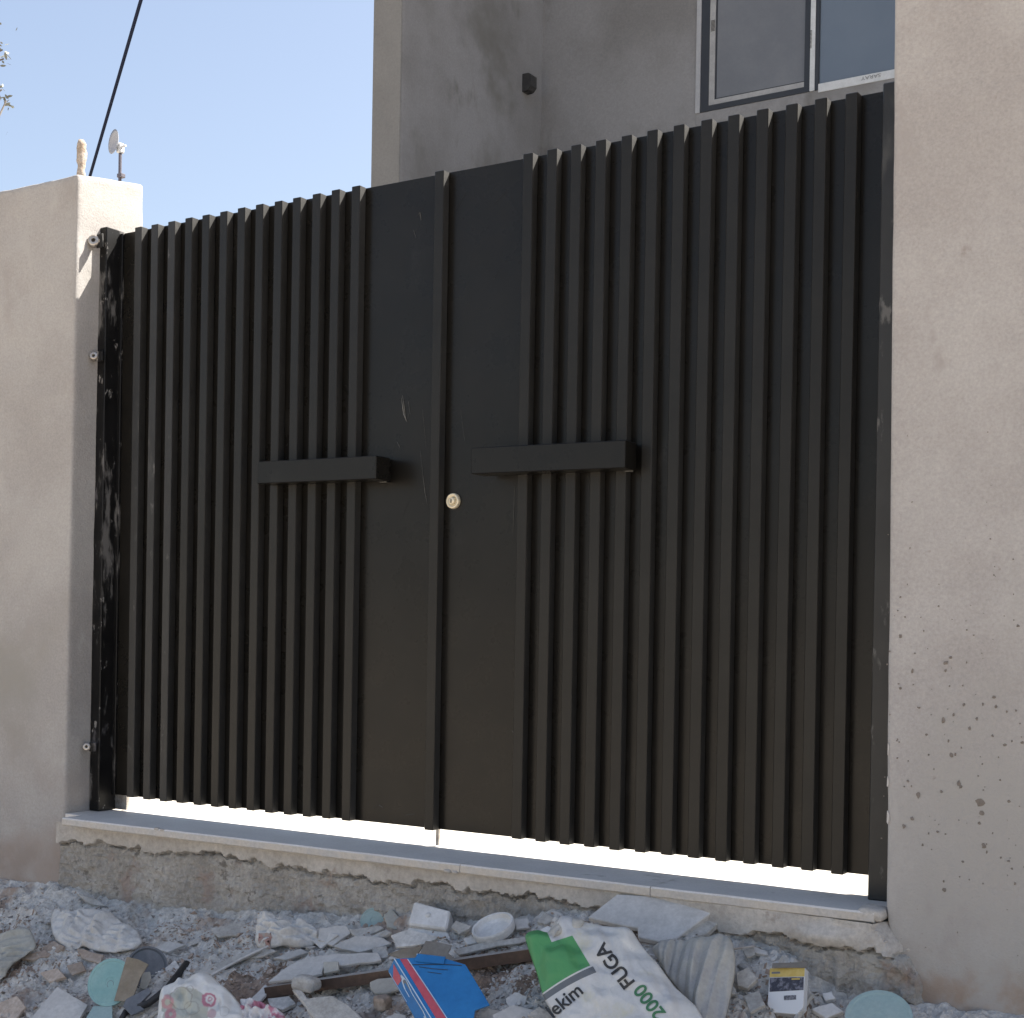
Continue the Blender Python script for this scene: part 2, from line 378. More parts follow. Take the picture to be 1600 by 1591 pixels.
def plate(pl, pts, th, bev=.0015, h=0.0, bow=0.0):
    """flat piece: outline given on its own plane, real thickness below it."""
    ab = np.array([pl.ab(*p) for p in pts]); c = ab.mean(0)
    bm = bmesh.new()
    hh = [h - bow * ((q - c) @ (q - c)) for q in ab]
    top = [bm.verts.new(pl.at(q, k)) for q, k in zip(ab, hh)]; bot = [bm.verts.new(pl.at(q, k - th)) for q, k in zip(ab, hh)]
    n = len(pts); bm.faces.new(top); bm.faces.new(bot[::-1])
    for i in range(n): bm.faces.new([top[i], bot[i], bot[(i + 1) % n], top[(i + 1) % n]])
    bmesh.ops.recalc_face_normals(bm, faces=bm.faces[:])
    if bev: bmesh.ops.bevel(bm, geom=[e for e in bm.edges], offset=bev, segments=1, affect='EDGES')
    return from_bm(bm)
def ragged(pts, amp):
    o = []
    for i, p in enumerate(pts):
        q = pts[(i + 1) % len(pts)]; o.append(p); l = math.hypot(q[0] - p[0], q[1] - p[1])
        for t in ((.3, .65) if l > 14 else ((.5,) if l > 7 else ())):
            t += random.uniform(-.1, .1); o.append((p[0] + (q[0] - p[0]) * t + random.uniform(-amp, amp), p[1] + (q[1] - p[1]) * t + random.uniform(-amp, amp) * .6))
    return o
class Pillow:
    """crumpled soft bag: closed outline on a plane, domed and creased, with an underside."""
    def __init__(s, pl, pts, h, wr=.01, wsc=14, seed=0, rings=30, per=150, edge=.0035, stretch=(1, 1), ang=0.0, sag=.35, power=.55):
        s.pl, s.h, s.wr, s.wsc, s.seed, s.st, s.ang, s.power = pl, h, wr, wsc, seed, stretch, ang, power
        P = np.array(pts, float); n = len(P); o = []
        for i in range(n):   # closed Catmull-Rom with light tension
            p0, p1, p2, p3 = P[i - 1], P[i], P[(i + 1) % n], P[(i + 2) % n]
            m1, m2 = (p2 - p0) * .35, (p3 - p1) * .35
            for t in np.linspace(0, 1, 8, endpoint=False):
                o.append((2*t**3-3*t**2+1)*p1 + (t**3-2*t**2+t)*m1 + (-2*t**3+3*t**2)*p2 + (t**3-t**2)*m2)
        o = np.array(o); d = np.r_[0, np.cumsum(np.linalg.norm(np.roll(o, -1, 0) - o, axis=1))]
        oo = np.vstack([o, o[:1]]); q = np.linspace(0, d[-1], per, endpoint=False)
        s.px = np.stack([np.interp(q, d, oo[:, 0]), np.interp(q, d, oo[:, 1])], 1)
        s.ab = np.array([pl.ab(*p) for p in s.px]); s.c = s.ab.mean(0); s.cpx = s.px.mean(0)
        j = s.ab - s.c; s.th = np.arctan2(j[:, 1], j[:, 0]); s.r = np.linalg.norm(j, axis=1)
        od = np.argsort(s.th); s.ths, s.rs = s.th[od], s.r[od]
        V, U, F = [], [], []
        ts = np.linspace(0, 1, rings + 1)[1:]
        V.append(pl.at(s.c, s.height(s.c[None], np.array([0.]))[0])); U.append(s.cpx)
        for t in ts:
            ab = s.c + t * j; hh = s.height(ab, np.full(len(ab), t))
            for k in range(per): V.append(pl.at(ab[k], hh[k])); U.append(s.cpx + t * (s.px[k] - s.cpx))
        for k in range(per): F.append([0, 1 + k, 1 + (k + 1) % per])
        for i in range(rings - 1):
            for k in range(per):
                a = 1 + i * per; F.append([a + k, a + per + k, a + per + (k + 1) % per, a + (k + 1) % per])
        base = 1 + (rings - 1) * per; b0 = len(V)
        for t in (.93, .6):
            for k in range(per): V.append(pl.at(s.c + t * j[k], -edge - h * sag * (1 - t) ** .5)); U.append(s.cpx + t * (s.px[k] - s.cpx))
        V.append(pl.at(s.c, -edge - h * sag)); U.append(s.cpx)
        for k in range(per):
            k2 = (k + 1) % per
            F.append([base + k, b0 + k, b0 + k2, base + k2]); F.append([b0 + k, b0 + per + k, b0 + per + k2, b0 + k2]); F.append([b0 + per + k, len(V) - 1, b0 + per + k2])
        q = (np.array(V) - CP) @ CM.T      # print layout follows the finished surface
        s.V, s.F, s.U = V, F, np.stack([(CX + FPX * q[:, 0] / q[:, 2]) / 1600, 1 - (CY - FPX * q[:, 1] / q[:, 2]) / 1600], 1)
    def height(s, ab, t):
        ca, sa = math.cos(s.ang), math.sin(s.ang)
        x = (ab[:, 0] * ca + ab[:, 1] * sa) * s.st[0]; y = (-ab[:, 0] * sa + ab[:, 1] * ca) * s.st[1]
        rs = np.random.default_rng(s.seed); w = fbm(x, y, 1.7, s.wsc * .5, 2, s.seed + 5) * .9
        wx = x + .035 * fbm(x, y, 4.1, 9, 2, s.seed + 6) * 2; wy = y + .035 * fbm(x, y, 8.3, 9, 2, s.seed + 7) * 2
        for q in range(7):
            an = rs.uniform(0, math.pi); fr = s.wsc * (.35 + .28 * q) * rs.uniform(.8, 1.2); ph = rs.uniform(0, 1)
            u = (wx * math.cos(an) + wy * math.sin(an)) * fr + ph; tri = 2 * np.abs(u - np.floor(u + .5))
            w = w + (tri - .5) * 1.15 / (1 + .42 * q)
        return s.h * np.maximum(0, 1 - t ** 2.4) ** s.power + s.wr * w * (1 - .55 * t ** 4)
    def P(s, px, py, lift=.0):
        a, b = px, py
        for _ in range(6):
            p = s.P0(a, b, lift); q = CM @ (p - CP); ex, ey = px - (CX + FPX * q[0] / q[2]), py - (CY - FPX * q[1] / q[2]); a += ex * .8; b += ey * .8
        return s.P0(a, b, lift)
    def P0(s, px, py, lift=.0):
        ab = s.pl.ab(px, py); j = ab - s.c; th = math.atan2(j[1], j[0])
        r = np.interp(th, np.r_[s.ths - 2*math.pi, s.ths, s.ths + 2*math.pi], np.r_[s.rs, s.rs, s.rs])
        t = min(1.0, np.linalg.norm(j) / r)
        return s.pl.at(ab, s.height(ab[None], np.array([t]))[0] + lift)
def text_flat(body, bold=0.0):
    """letters as flat triangles in text units (cap height about .7)."""
    cu = bpy.data.curves.new('t', 'FONT'); cu.body = body; cu.size = 1.0; cu.offset = bold; cu.resolution_u = 4
    o = bpy.data.objects.new('t', cu); COL.objects.link(o)
    dg = bpy.context.evaluated_depsgraph_get(); me = bpy.data.meshes.new_from_object(o.evaluated_get(dg))
    bm = bmesh.new(); bm.from_mesh(me); bpy.data.objects.remove(o); bpy.data.meshes.remove(me)
    bmesh.ops.triangulate(bm, faces=bm.faces[:])
    for _ in range(2):
        le = [e for e in bm.edges if e.calc_length() > .10]
        if le: bmesh.ops.subdivide_edges(bm, edges=le, cuts=1); bmesh.ops.triangulate(bm, faces=bm.faces[:])
    return from_bm(bm)
def text_map(body, fn, bold=0.0):
    v, f = text_flat(body, bold); return [fn(p[0], p[1]) for p in v], f

# ================================================================== THE SETTING
# street sheet to the horizon, courtyard floor, debris heap
obj('street_ground', ([(-300, -300, STREET), (300, -300, STREET), (300, 300, STREET), (-300, 300, STREET)], [[0, 1, 2, 3]]), M['street'])['kind'] = 'structure'
obj('courtyard_ground', box(-9, 9, .057, 45, -.30, -.072), M['court'])['kind'] = 'structure'
gx = np.concatenate([np.arange(-5, -2.75, .05), np.arange(-2.75, 2.1, .0085), np.arange(2.1, 5, .05)])
gy = np.concatenate([np.arange(-2.6, -1.1, .05), np.arange(-1.1, -.10, .0085)])
GX, GY = np.meshgrid(gx, gy); GZ = gz(GX, GY)
GZ = np.where(GY < -2.3, STREET - .02, GZ)
nx, ny = len(gx), len(gy)
ii = (np.arange(ny - 1)[:, None] * nx + np.arange(nx - 1)[None]).ravel()
def earth_at(x, y):
    return (np.exp(-(((x + 2.0) / .38) ** 2 + ((y + .75) / .30) ** 2)) + np.exp(-(((x + .55) / .24) ** 2 + ((y + .62) / .14) ** 2)) + .75 * np.exp(-(((x - .30) / .28) ** 2 + ((y + .5) / .16) ** 2))
            + .5 * np.exp(-(((x - 1.25) / .2) ** 2 + ((y + .5) / .2) ** 2)))
M['earth'] = mat('brown_earth', (.25, .19, .15), (.36, .285, .235), 8, .96, (45, .45), (80, .9, .012), spots=[(9, .60, .70, (.17, .13, .105)), (16, .66, .74, (.42, .36, .31))], bump2=(30, .7, .014), spec=.1)
hq = np.stack([ii, ii + 1, ii + nx + 1, ii + nx], 1); hx, hy = GX.ravel()[hq].mean(1), GY.ravel()[hq].mean(1)
hm = (earth_at(hx, hy) + .9 * fbm(hx, hy, 0, 14, 4, 93) + .1 * rng.normal(0, 1, len(hx)) > .5).astype(int)
heap = obj('debris_ground', (np.stack([GX.ravel(), GY.ravel(), GZ.ravel()], 1), hq), [M['debris'], M['earth']], smooth=False, mi=hm)
heap['kind'] = 'structure'

# ------------------------------------------------------------------ pillars
def lean_left(P):
    Q = P.copy(); Q[:, 0] += (P[:, 2] - 0) * .009 + .02 * np.exp(-((P[:, 2] + .1) / .35) ** 2) * 0
    top = np.clip((P[:, 2] - 2.3) / .3, 0, 1); Q[:, 2] += top * .055 * np.clip((P[:, 1] + .17) / .37, 0, 1)
    return Q
lp = obj('gate_pillar', rough_box(-2.545, -2.035, -.17, .20, -1.0, 2.605, .014, .035, .0055, 9, 3, lean_left), M['plaster_left'], smooth=True)
tag(lp, 'plastered left gate pillar with a sunlit top and a stub standing on it', 'pillar')
rw = obj('boundary_wall', rough_box(1.463, 5.2, -.17, .265, -1.0, 3.1, .012, .05, .003, 5, 8,
         lambda P: np.c_[P[:, 0] - .010 * P[:, 2] + .012 + .05 * np.clip((-.05 - P[:, 2]) / .2, 0, 1) ** 1.5 * (P[:, 0] < 2), P[:, 1:]]), M['plaster'], smooth=True)
tag(rw, 'pinkish plastered wall right of the gate, dotted with small dark spots', 'wall')
lw = obj('boundary_wall', rough_box(-9.2, -2.56, -.10, .12, -1.0, 2.1, .012, .15, .003, 5, 18), M['plaster_left'], smooth=True)
tag(lw, 'lower plastered wall running on to the left of the gate pillar', 'wall')
SP = [(85,300,12),(145,472,10),(310,432,14),(335,405,10),(310,470,8),(85,558,9),(180,655,6),(298,720,13),(350,690,9),(400,640,8),(495,638,8),(550,602,9),(560,650,11),
      (430,758,11),(465,712,9),(543,795,8),(605,840,10),(215,790,7),(325,820,6),(340,890,12),(358,888,7),(122,1020,8),(172,1090,14),(288,1073,8),(376,1030,13),(384,1048,11),
      (483,1128,26),(490,1180,14),(478,1230,8),(143,1205,12),(103,1245,11),(270,1272,8),(500,1340,14),(515,1372,7),(195,1337,7),(395,1420,7),(300,1518,8),(302,1560,14),
      (655,1530,7),(625,1122,9),(585,1400,6),(640,1455,6),(615,675,7),(660,668,6),(670,248,8),(690,828,8),(580,1015,6),(85,105,6),(275,150,6),(68,820,5),(70,905,6),(150,540,5),
      (157,385,5),(105,1048,5),(225,1280,6),(240,1360,4),(380,1495,5),(428,1510,4),(625,1418,6),(20,440,5),(415,430,5),(640,820,6),(450,295,5)]
V, F = [], []
def blob(c, r, k=9):
    el = random.uniform(.8, 1.25); b = len(V); V.append(c + np.array([0, -.0022, 0]))
    for i in range(k):
        t = 2 * math.pi * i / k; q = r * random.uniform(.6, 1.2)
        V.append(c + np.array([q * el * math.cos(t), 0, q * 1.15 * math.sin(t) / el]))
    for i in range(k): F.append([b, b + 1 + i, b + 1 + (i + 1) % k])
for x, y, r in SP:
    blob(on(1380 + x * .3143, 900 + y * .3143, Y=-.1722), r * .3143 / 2283 * 4.6 * .80)
for _ in range(110):
    x, z = random.uniform(1.46, 1.9), random.triangular(-.3, 1.5, .25); blob(np.array([x, -.1722, z]), random.uniform(.0012, .003), 6)
sp = obj('mud_spots', (V, F), M['spot_dark'], rw); sp['kind'] = 'stuff'  # small dark patches standing just proud of the wall face
V, F = [], []
for (x, y, w, h) in ((1388, 1172, 3, 30), (1387, 1222, 3.5, 26), (1387, 1277, 4, 30)):
    V, F = [], []; c = on(x, y, Y=-.171); s_ = 4.5 / 2283 * .62; b = 0
    out = [(random.uniform(-.7, -.3), -1), (.2, random.uniform(-.95, -.7)), (random.uniform(.3, 1), -.3), (random.uniform(.3, 1), .35), (.25, random.uniform(.7, 1.2)), (-.5, .8)]
    for q in out: V.append(c + np.array([q[0] * w * s_, -.0012, -q[1] * h * .5 * s_]))
    for q in out: V.append(c + np.array([q[0] * w * s_ * 1.2, .004, -q[1] * h * .5 * s_ * 1.05]))
    F.append(list(range(b, b + 6)))
    for i in range(6): F.append([b + i, b + 6 + i, b + 6 + (i + 1) % 6, b + (i + 1) % 6])
    obj('plaster_chip', (V, F), M['chip_white'], rw)

# ------------------------------------------------------------------ foundation below the threshold
fx = np.arange(-2.04, 1.75, .0075); fz = np.arange(-.72, -.094, .0065)
FX, FZ = np.meshgrid(fx, fz)
edge = -.165 + .05 * fbm(FX, FX * 0, 0, 2.2, 3, 4) + .055 * fbm(FX, FX * 0 + 3, 0, 14, 5, 5) + .030 * fbm(FX, FZ, 0, 34, 3, 55) - .02 * np.clip((FX - .4), 0, 1)
up = np.clip((FZ - edge) / .006, 0, 1)
rec = .020 * up
rec = rec + (1 - up) * (.020 * fbm(FX, FZ, 0, 9, 3, 6) + .022 * (ridge(FX, FZ, 0, 13, 3, 7) - .6))
crack = np.exp(-((FZ - edge + .004) / .004) ** 2) * np.clip(.8 + 1.5 * fbm(FX, FX * 0 + 9, 0, 10, 2, 9), 0, 1)
rec = rec + .004 * fbm(FX, FZ, 0, 30, 3, 12) + (1 - up) * .016 * (ridge(FX, FZ, 0, 34, 3, 17) - .6) - .022 * crack
rt = np.clip((FX - .85) / .5, 0, 1)      # lumpy mortar towards the right hand wall
rec = rec + rt * .045 * np.maximum(0, fbm(FX, FZ, 2, 7, 4, 15) + .12)
lump = np.exp(-(((FX - 1.52) / .075) ** 2 + ((FZ + .225) / .09) ** 2)); rec = rec + .055 * lump * (.7 + 1.2 * fbm(FX, FZ, 0, 20, 3, 16))
lump2 = np.exp(-(((FX - 1.30) / .09) ** 2 + ((FZ + .15) / .028) ** 2)); rec = rec + .03 * lump2
rec = rec - .10 * np.clip((FX - 1.575 - .03 * fbm(FZ, FZ * 0, 0, 12, 3, 3)) / .05, 0, 1)
behind = np.clip((FZ - (-.105 - 1.15 * np.maximum(0, FX - 1.455) + .03 * fbm(FX, FZ, 0, 16, 3, 44))) / .03, 0, 1) * (FX > 1.455); rec = rec - .075 * behind
FY = -.188 - rec
nx2, ny2 = len(fx), len(fz)
ii = (np.arange(ny2 - 1)[:, None] * nx2 + np.arange(nx2 - 1)[None]).ravel()
fq = np.stack([ii, ii + 1, ii + nx2 + 1, ii + nx2], 1)
upf = up.ravel()[fq].mean(1) > .5
fw = thing('foundation_wall', (-.2, -.19, -.72), 'rough grey foundation wall under the threshold with a cracked mortar band', 'foundation')
obj('rough_stonework', (np.stack([FX.ravel(), FY.ravel(), FZ.ravel()], 1), fq), [M['foundation'], M['band']], fw, mi=upf.astype(int), smooth=False)
obj('core', box(-2.03, 1.42, -.16, .056, -.75, -.098), M['foundation'], fw)

# ------------------------------------------------------------------ threshold slabs
th = thing('threshold', (-.2, -.1, -.098), 'grey stone threshold strip under the gate resting on the foundation', 'threshold')
def yfront(x): return -.272 + (x + 1.93) / 3.35 * .068
def slab_piece(x0, x1, cut=None):
    n = 26; xs = np.linspace(x0, x1, n); V, F = [], []
    for x in xs:
        w = .0022 * float(fbm(x, 0, 0, 9, 3, 2)); c = 0.0
        yf = yfront(x) + w
        for (y, z) in ((.053, -.096), (.053 + .01 * float(fbm(x, 1, 0, 2, 2, 5)), -.066), (yf + .005, -.066), (yf, -.071), (yf - .001, -.093), (yf + .004, -.098)):
            V.append((x, y, z + w * .5))
    for i in range(n - 1):
        for k in range(6): F.append([i * 6 + k, i * 6 + (k + 1) % 6, (i + 1) * 6 + (k + 1) % 6, (i + 1) * 6 + k])
    F += [[0, 1, 2, 3, 4, 5][::-1], [(n - 1) * 6 + k for k in range(6)]]
    mi = []
    for i in range(n - 1): mi += [0, 0, 0, 1, 1, 0]
    return V, F, mi + [0, 0]
for a, b in ((-1.93, .018), (.021, .735), (.738, 1.452)):
    v, f, mi = slab_piece(a, b)
    bm = bmesh.new(); bv = [bm.verts.new(p) for p in v]
    for q, k in zip(f, mi): fc = bm.faces.new([bv[i] for i in q]); fc.material_index = k
    bmesh.ops.recalc_face_normals(bm, faces=bm.faces[:]); mi = [fc.material_index for fc in bm.faces]
    obj('slab', from_bm(bm), [M['marble'], M['marble_edge']], th, mi=mi)
obj('slab_end', box(-2.034, -1.933, -.168, .05, -.097, -.0675, .002), M['marble'], th)
# mortar crumb at the right end
for (x, y, z, s_) in ((-1.40, -.255, -.068, .012), (-1.37, -.256, -.069, .010), (-.03, -.232, -.094, .014), (.0, -.231, -.095, .011)):
    v, f = rough_box(x - s_, x + s_, y - s_ * .7, y + s_ * .7, z - s_ * .4, z + s_ * .4, s_ * .35, s_ * .5, s_ * .25, 40, int(x * 10) + 20); obj('mortar_crumb', (v, f), M['band'], th, smooth=True)

obj('mortar_crumb', rough_box(1.395, 1.478, -.205, -.12, -.096, -.055, .02, .008, .007, 26, 61), M['band'], th, smooth=True)
# ================================================================== THE GATE
GH = 2.40
slat_me = None
def slat_mesh():
    v, f = box(-.020, .020, 0, .0382, 0, GH, .0022, 1)
    me = mesh_of('slat', v, f, [M['black_slat'], M['black_side']])
    for p in me.polygons:
        if abs(p.normal.x) > .9: p.material_index = 1
    return me
slat_me = slat_mesh(); slat_sc = slat_me.copy(); slat_sc.materials[0] = M['black_scuffed']
def add_slat(root, xr, scuffed=False, name='slat'):
    o = bpy.data.objects.new(name, slat_sc if scuffed else slat_me); COL.objects.link(o); o.parent = root
    o.location = (xr - .020 - WLOC[root][0], -WLOC[root][1], random.uniform(-.0015, .0015) - WLOC[root][2]); WLOC[o] = np.array([xr - .02, 0, 0])
    o.rotation_euler = (0, random.uniform(-.0006, .0006), random.uniform(-.004, .004))
    return o
def leaf_frame(x0, x1):
    return join(box(x0, x0 + .04, .0415, .0795, 0, GH), box(x1 - .04, x1, .0415, .0795, 0, GH),
                box(x0 + .04, x1 - .04, .0425, .0785, 0, .04), box(x0 + .04, x1 - .04, .0425, .0785, GH - .04, GH), box(x0 + .04, x1 - .04, .0425, .0785, 1.2, 1.24))
def panel(x0, x1):
    n, m = 40, 40; xs = np.linspace(x0, x1, n); zs = np.linspace(.001, GH - .001, m)
    X, Z = np.meshgrid(xs, zs); Y = .0394 + .0008 * fbm(X, Z, 0, 2.2, 2, 77)
    ii = (np.arange(m - 1)[:, None] * n + np.arange(n - 1)[None]).ravel()
    A = np.stack([X.ravel(), Y.ravel(), Z.ravel()], 1); B = A + np.array([0, .0014, 0]); k = len(A)
    f1 = np.stack([ii, ii + 1, ii + n + 1, ii + n], 1); F = f1.tolist() + (f1[:, ::-1] + k).tolist()
    rim = list(range(n)) + [i * n + n - 1 for i in range(1, m)] + [(m - 1) * n + i for i in range(n - 2, -1, -1)] + [i * n for i in range(m - 2, 0, -1)]
    r0 = 2 * k; nr = len(rim); Rv = np.vstack([A[rim], B[rim]])
    for i in range(nr): F.append([r0 + i, r0 + nr + i, r0 + nr + (i + 1) % nr, r0 + (i + 1) % nr])
    return np.vstack([A, B, Rv]), F
left = thing('gate_leaf', (-1.10, .04, 0), 'left black steel gate leaf, the one carrying the vertical centre bar', 'gate', 'leaves of the double gate')
def panel_obj(x0, x1, root):
    o = obj('panel', panel(x0, x1), M['black'], root, smooth=True); n_ = len(o.data.polygons)
    for p in list(o.data.polygons)[2 * 39 * 39:]: p.use_smooth = False
    o.data.update(); return o
panel_obj(-1.955, -.276, left)
obj('frame', leaf_frame(-1.955, -.281), M['black'], left)
for k in range(13): add_slat(left, -1.8106 + .0969 * k, k < 3)
add_slat(left, -.261, name='centre_bar')
right = thing('gate_leaf', (.55, .04, 0), 'right black steel gate leaf with the round brass lock', 'gate', 'leaves of the double gate')
panel_obj(-.270, 1.366, right)
obj('frame', leaf_frame(-.268, 1.366), M['black'], right)
for k in range(13): add_slat(right, .1169 + .0974 * k)
def handle(root, x0, x1, z0, z1, tilt):
    h = obj('handle', box(x0, x1, -.086, -.0015, z0, z1, .003, 1), M['black'], root)
    hv = h.data
    for v in hv.vertices: v.co.z += (v.co.x + WLOC[root][0] - x0) * tilt
    obj('bracket', box(x1 - .055, x1 - .025, -.003, .038, z0 - .006, z0 + .03, .001), M['black'], h)
    obj('bracket', box(x1 - .055, x1 - .025, -.0035, .038, z1 - .03, z1 - .004, .001), M['black'], h)
    obj('weld_mark', box(x1 - .045, x1 - .012, -.006, -.001, z0 - .009, z0 - .005, .0015), M['scratch'], h)
handle(left, -1.064, -.483, 1.284, 1.370, -.008)
handle(right, -.062, .548, 1.279, 1.371, -.010)
lk = on(708, 783, Y=.033)
L = obj('lock', lathe([(0, .004), (.018, .004), (.020, .007), (.0245, .008), (.0275, .006), (.0285, 0), (.0285, -.012)], lk, (0, -1, 0)), M['brass'], right, smooth=True)
obj('cylinder', lathe([(0, .013), (.0115, .013), (.0135, .011), (.0135, .003)], lk, (0, -1, 0)), M['brass'], L, smooth=True)
obj('keyhole', box(lk[0] - .0018, lk[0] + .0018, lk[1] - .0145, lk[1] - .0128, lk[2] - .008, lk[2] + .006), M['dark'], L)
bx = on(684, 1310, Y=.055)
obj('drop_bolt', tube([(bx[0], .055, -.062), (bx[0], .055, .3)], .008, 10), M['steel'], left)
# scratches rubbed into the paint, shallow slivers
def scratch(root, pts, w):
    V, F = [], []
    for i, p in enumerate(pts):
        c = on(p[0], p[1], Y=.0372); ww = w * (1 if 0 < i < len(pts) - 1 else .3)
        V += [tuple(c + np.array([-ww, 0, 0])), tuple(c + np.array([ww, 0, .001])), tuple(c + np.array([0, -.0006, 0]))]
    for i in range(len(pts) - 1):
        a = i * 3; F += [[a, a + 3, a + 5, a + 2], [a + 2, a + 5, a + 4, a + 1]]
    return V, F
SCR = obj('scratches', join(scratch(left, [(629, 618), (632, 640), (634, 657)], .0016), scratch(left, [(636, 625), (640, 622)], .003), scratch(left, [(641, 640), (637, 655)], .0008),
    scratch(left, [(656, 700), (664, 770), (668, 790)], .0008), scratch(left, [(600, 735), (604, 730)], .002), scratch(left, [(628, 808), (640, 780)], .001),
    scratch(left, [(620, 690), (625, 700)], .002), scratch(left, [(627, 622), (631, 648), (636, 660)], .0022), scratch(left, [(638, 628), (641, 648)], .0016), scratch(left, [(660, 640), (666, 700)], .0007), scratch(left, [(646, 360), (650, 372)], .0012), scratch(left, [(583, 1263), (592, 1258), (598, 1262)], .0012), scratch(left, [(634, 1274), (648, 1272)], .0009),
    scratch(left, [(650, 340), (656, 332), (658, 345)], .0012)), M['scratch'], left); SCR['kind'] = 'stuff'
SCR = obj('scratches', join(scratch(right, [(801, 850), (803, 790), (804, 760)], .0010), scratch(right, [(801, 1195), (803, 1140)], .0012), scratch(right, [(720, 640), (726, 690)], .0006),
    scratch(right, [(790, 300), (770, 320)], .0008), scratch(right, [(800, 1142), (806, 1150), (808, 1162)], .0030), scratch(right, [(728, 300), (712, 330)], .0006), scratch(right, [(780, 420), (772, 436)], .0009)), M['scratch'], right); SCR['kind'] = 'stuff'

# gate posts
pl_ = thing('gate_post', (-2.0, 0, -.065), 'paint-worn black hinge post against the left pillar', 'post', 'hinge posts of the gate')
obj('post', box(-2.030, -1.974, -.042, .058, -.0655, 2.412, .003), M['black_worn'], pl_)
obj('stile', box(-1.9835, -1.957, .030, .052, -.001, 2.398, .002), M['black_worn'], pl_)
obj('foot_bar', box(-1.9825, -1.905, .052, .062, -.064, -.002), M['steel'], pl_)
def hinge(px, py, sz=1.0):
    c = on(px, py, X=-1.998); h = obj('hinge', lathe([(.007 * sz, .012), (.014 * sz, .013), (.019 * sz, .010), (.019 * sz, -.010), (.014 * sz, -.013), (.007 * sz, -.012)], c, (.55, -.8, .15), 18), M['steel'], pl_, smooth=True)
    obj('pin', tube([c + np.array([-.06, .012, 0]), c + np.array([.03, .012, 0])], .008 * sz, 10), M['steel'], h)
    obj('lug', box(c[0] + .008, c[0] + .045, c[1] + .004, c[1] + .013, c[2] - .022 * sz, c[2] + .022 * sz, .002), M['black_worn'], h)
hinge(147, 377, 1.3); hinge(147, 557, .95); hinge(136, 1167, .9)
pr_ = thing('gate_post', (1.39, .03, -.065), 'black hinge post squeezed against the right hand wall', 'post', 'hinge posts of the gate')
obj('post', box(1.368, 1.440, -.012, .07, -.0655, 2.405, .003), M['black_scuffed'], pr_)
obj('plate', box(1.408, 1.443, -.018, -.0125, 2.29, 2.40, .001), M['black_worn'], pr_)

# ================================================================== HOUSE
HY = 6.0; HX = -5.002; HR = 8.35
house = thing('house', (-3, HY, -.072), 'unpainted grey cement house behind the gate', 'house')
HT = 10.4  # wall tops out of view, raised so the recess wall shades the return
obj('wall', rough_box(-5.317, HX, HY, 13, -.08, HT, .02, .35, .006, 2, 31), M['cement'], house, smooth=True)
obj('corner_coat', box(-5.3165, HX - .004, HY - .016, HY - .002, -.07, HT - .01, .004), M['cement_light'], house)  # thin strip on the wing front, paler than the wall behind it
WX0, WX1 = on(1088, 100, Y=HR)[0], 2.2
WZ0 = on(1100, 176, Y=HR)[2]; WZ1 = WZ0 + 1.5
HXR = 7.0
obj('wall', rough_box(HX - .05, WX0, HR, HR + .3, -.08, HT, .004, .3, .004, 2, 32), M['cement'], house, smooth=True)
obj('wall', box(WX0 + .001, WX1 - .001, HR + .0005, HR + .3, -.08, WZ0), M['cement'], house)
obj('wall', box(WX0 + .001, WX1 - .001, HR + .0005, HR + .3, WZ1, HT), M['cement'], house)
obj('wall', box(WX1, HXR, HR, HR + .3, -.08, HT), M['cement'], house)
obj('wall', box(HXR - .3, HXR, HR + .301, 13, -.08, HT), M['cement'], house)
obj('roof', box(-5.318, HX + .02, HY - .02, 13.1, HT + .002, HT + .16), M['cement'], house)
obj('roof', box(HX + .021, HXR + .05, HR - .02, 13.1, HT + .002, HT + .16), M['cement'], house)
obj('back_wall', box(HX + .002, HXR - .301, 11.5, 11.7, -.08, HT), M['cement'], house)
win = obj('window', join(box(WX0 + .002, WX0 + .048, HR - .012, HR + .07, WZ0 + .002, WZ1), box(WX0 + .05, WX1, HR + .01, HR + .08, WZ0 + .003, WZ0 + .0325)), M['alu'], house)
def wp(x, y): p = on(x, y, Y=HR + .02); return p
xa = wp(1096, 100)[0]; xb = wp(1110, 80)[0]; xc = wp(1118.5, 80)[0]; xd = wp(1259, 60)[0]; xe = wp(1268, 60)[0]; xf = wp(1275.5, 60)[0]; xg = wp(1281.5, 60)[0]
zb = WZ0 + .02; zs = wp(1100, 164)[2]; zf = zs + .0; 
z_s0 = wp(1112, 165.5)[2]; z_s1 = wp(1112, 157.5)[2]
obj('frame', join(box(xa, xb, HR - .002, HR + .06, zb - .015, WZ1), box(xb, xe, HR - .001, HR + .06, zb - .014, z_s0), box(xd, xe, HR - .003, HR + .06, z_s0, WZ1),
                  box(xf, xg, HR - .002, HR + .06, zb - .013, WZ1)), M['anthracite'], win)
obj('film_strip', join(box(xb, xc, HR + .002, HR + .05, z_s0, WZ1), box(xc, xd, HR + .003, HR + .05, z_s0 + .001, z_s1)), M['film_dim'], win)
obj('film_strip', box(xe, xf, HR - .008, HR + .05, zb - .014, WZ1), M['film'], win)
obj('bead', join(box(xc, xc + .014, HR + .012, HR + .05, z_s1, WZ1), box(xc + .014, xd, HR + .013, HR + .05, z_s1, z_s1 + .012)), M['anthracite'], win)
z_r0 = wp(1290, 144)[2]; z_r1 = wp(1290, 131)[2]
obj('film_strip', box(xg, WX1 - .02, HR - .006, HR + .05, z_r0, z_r1), M['film'], win)
obj('pane', box(xc + .014, xd, HR + .018, HR + .03, z_s1 + .012, WZ1), M['pane_grey'], win)
obj('pane', box(xg, WX1 - .02, HR + .016, HR + .03, z_r1, WZ1), M['pane_blue'], win)
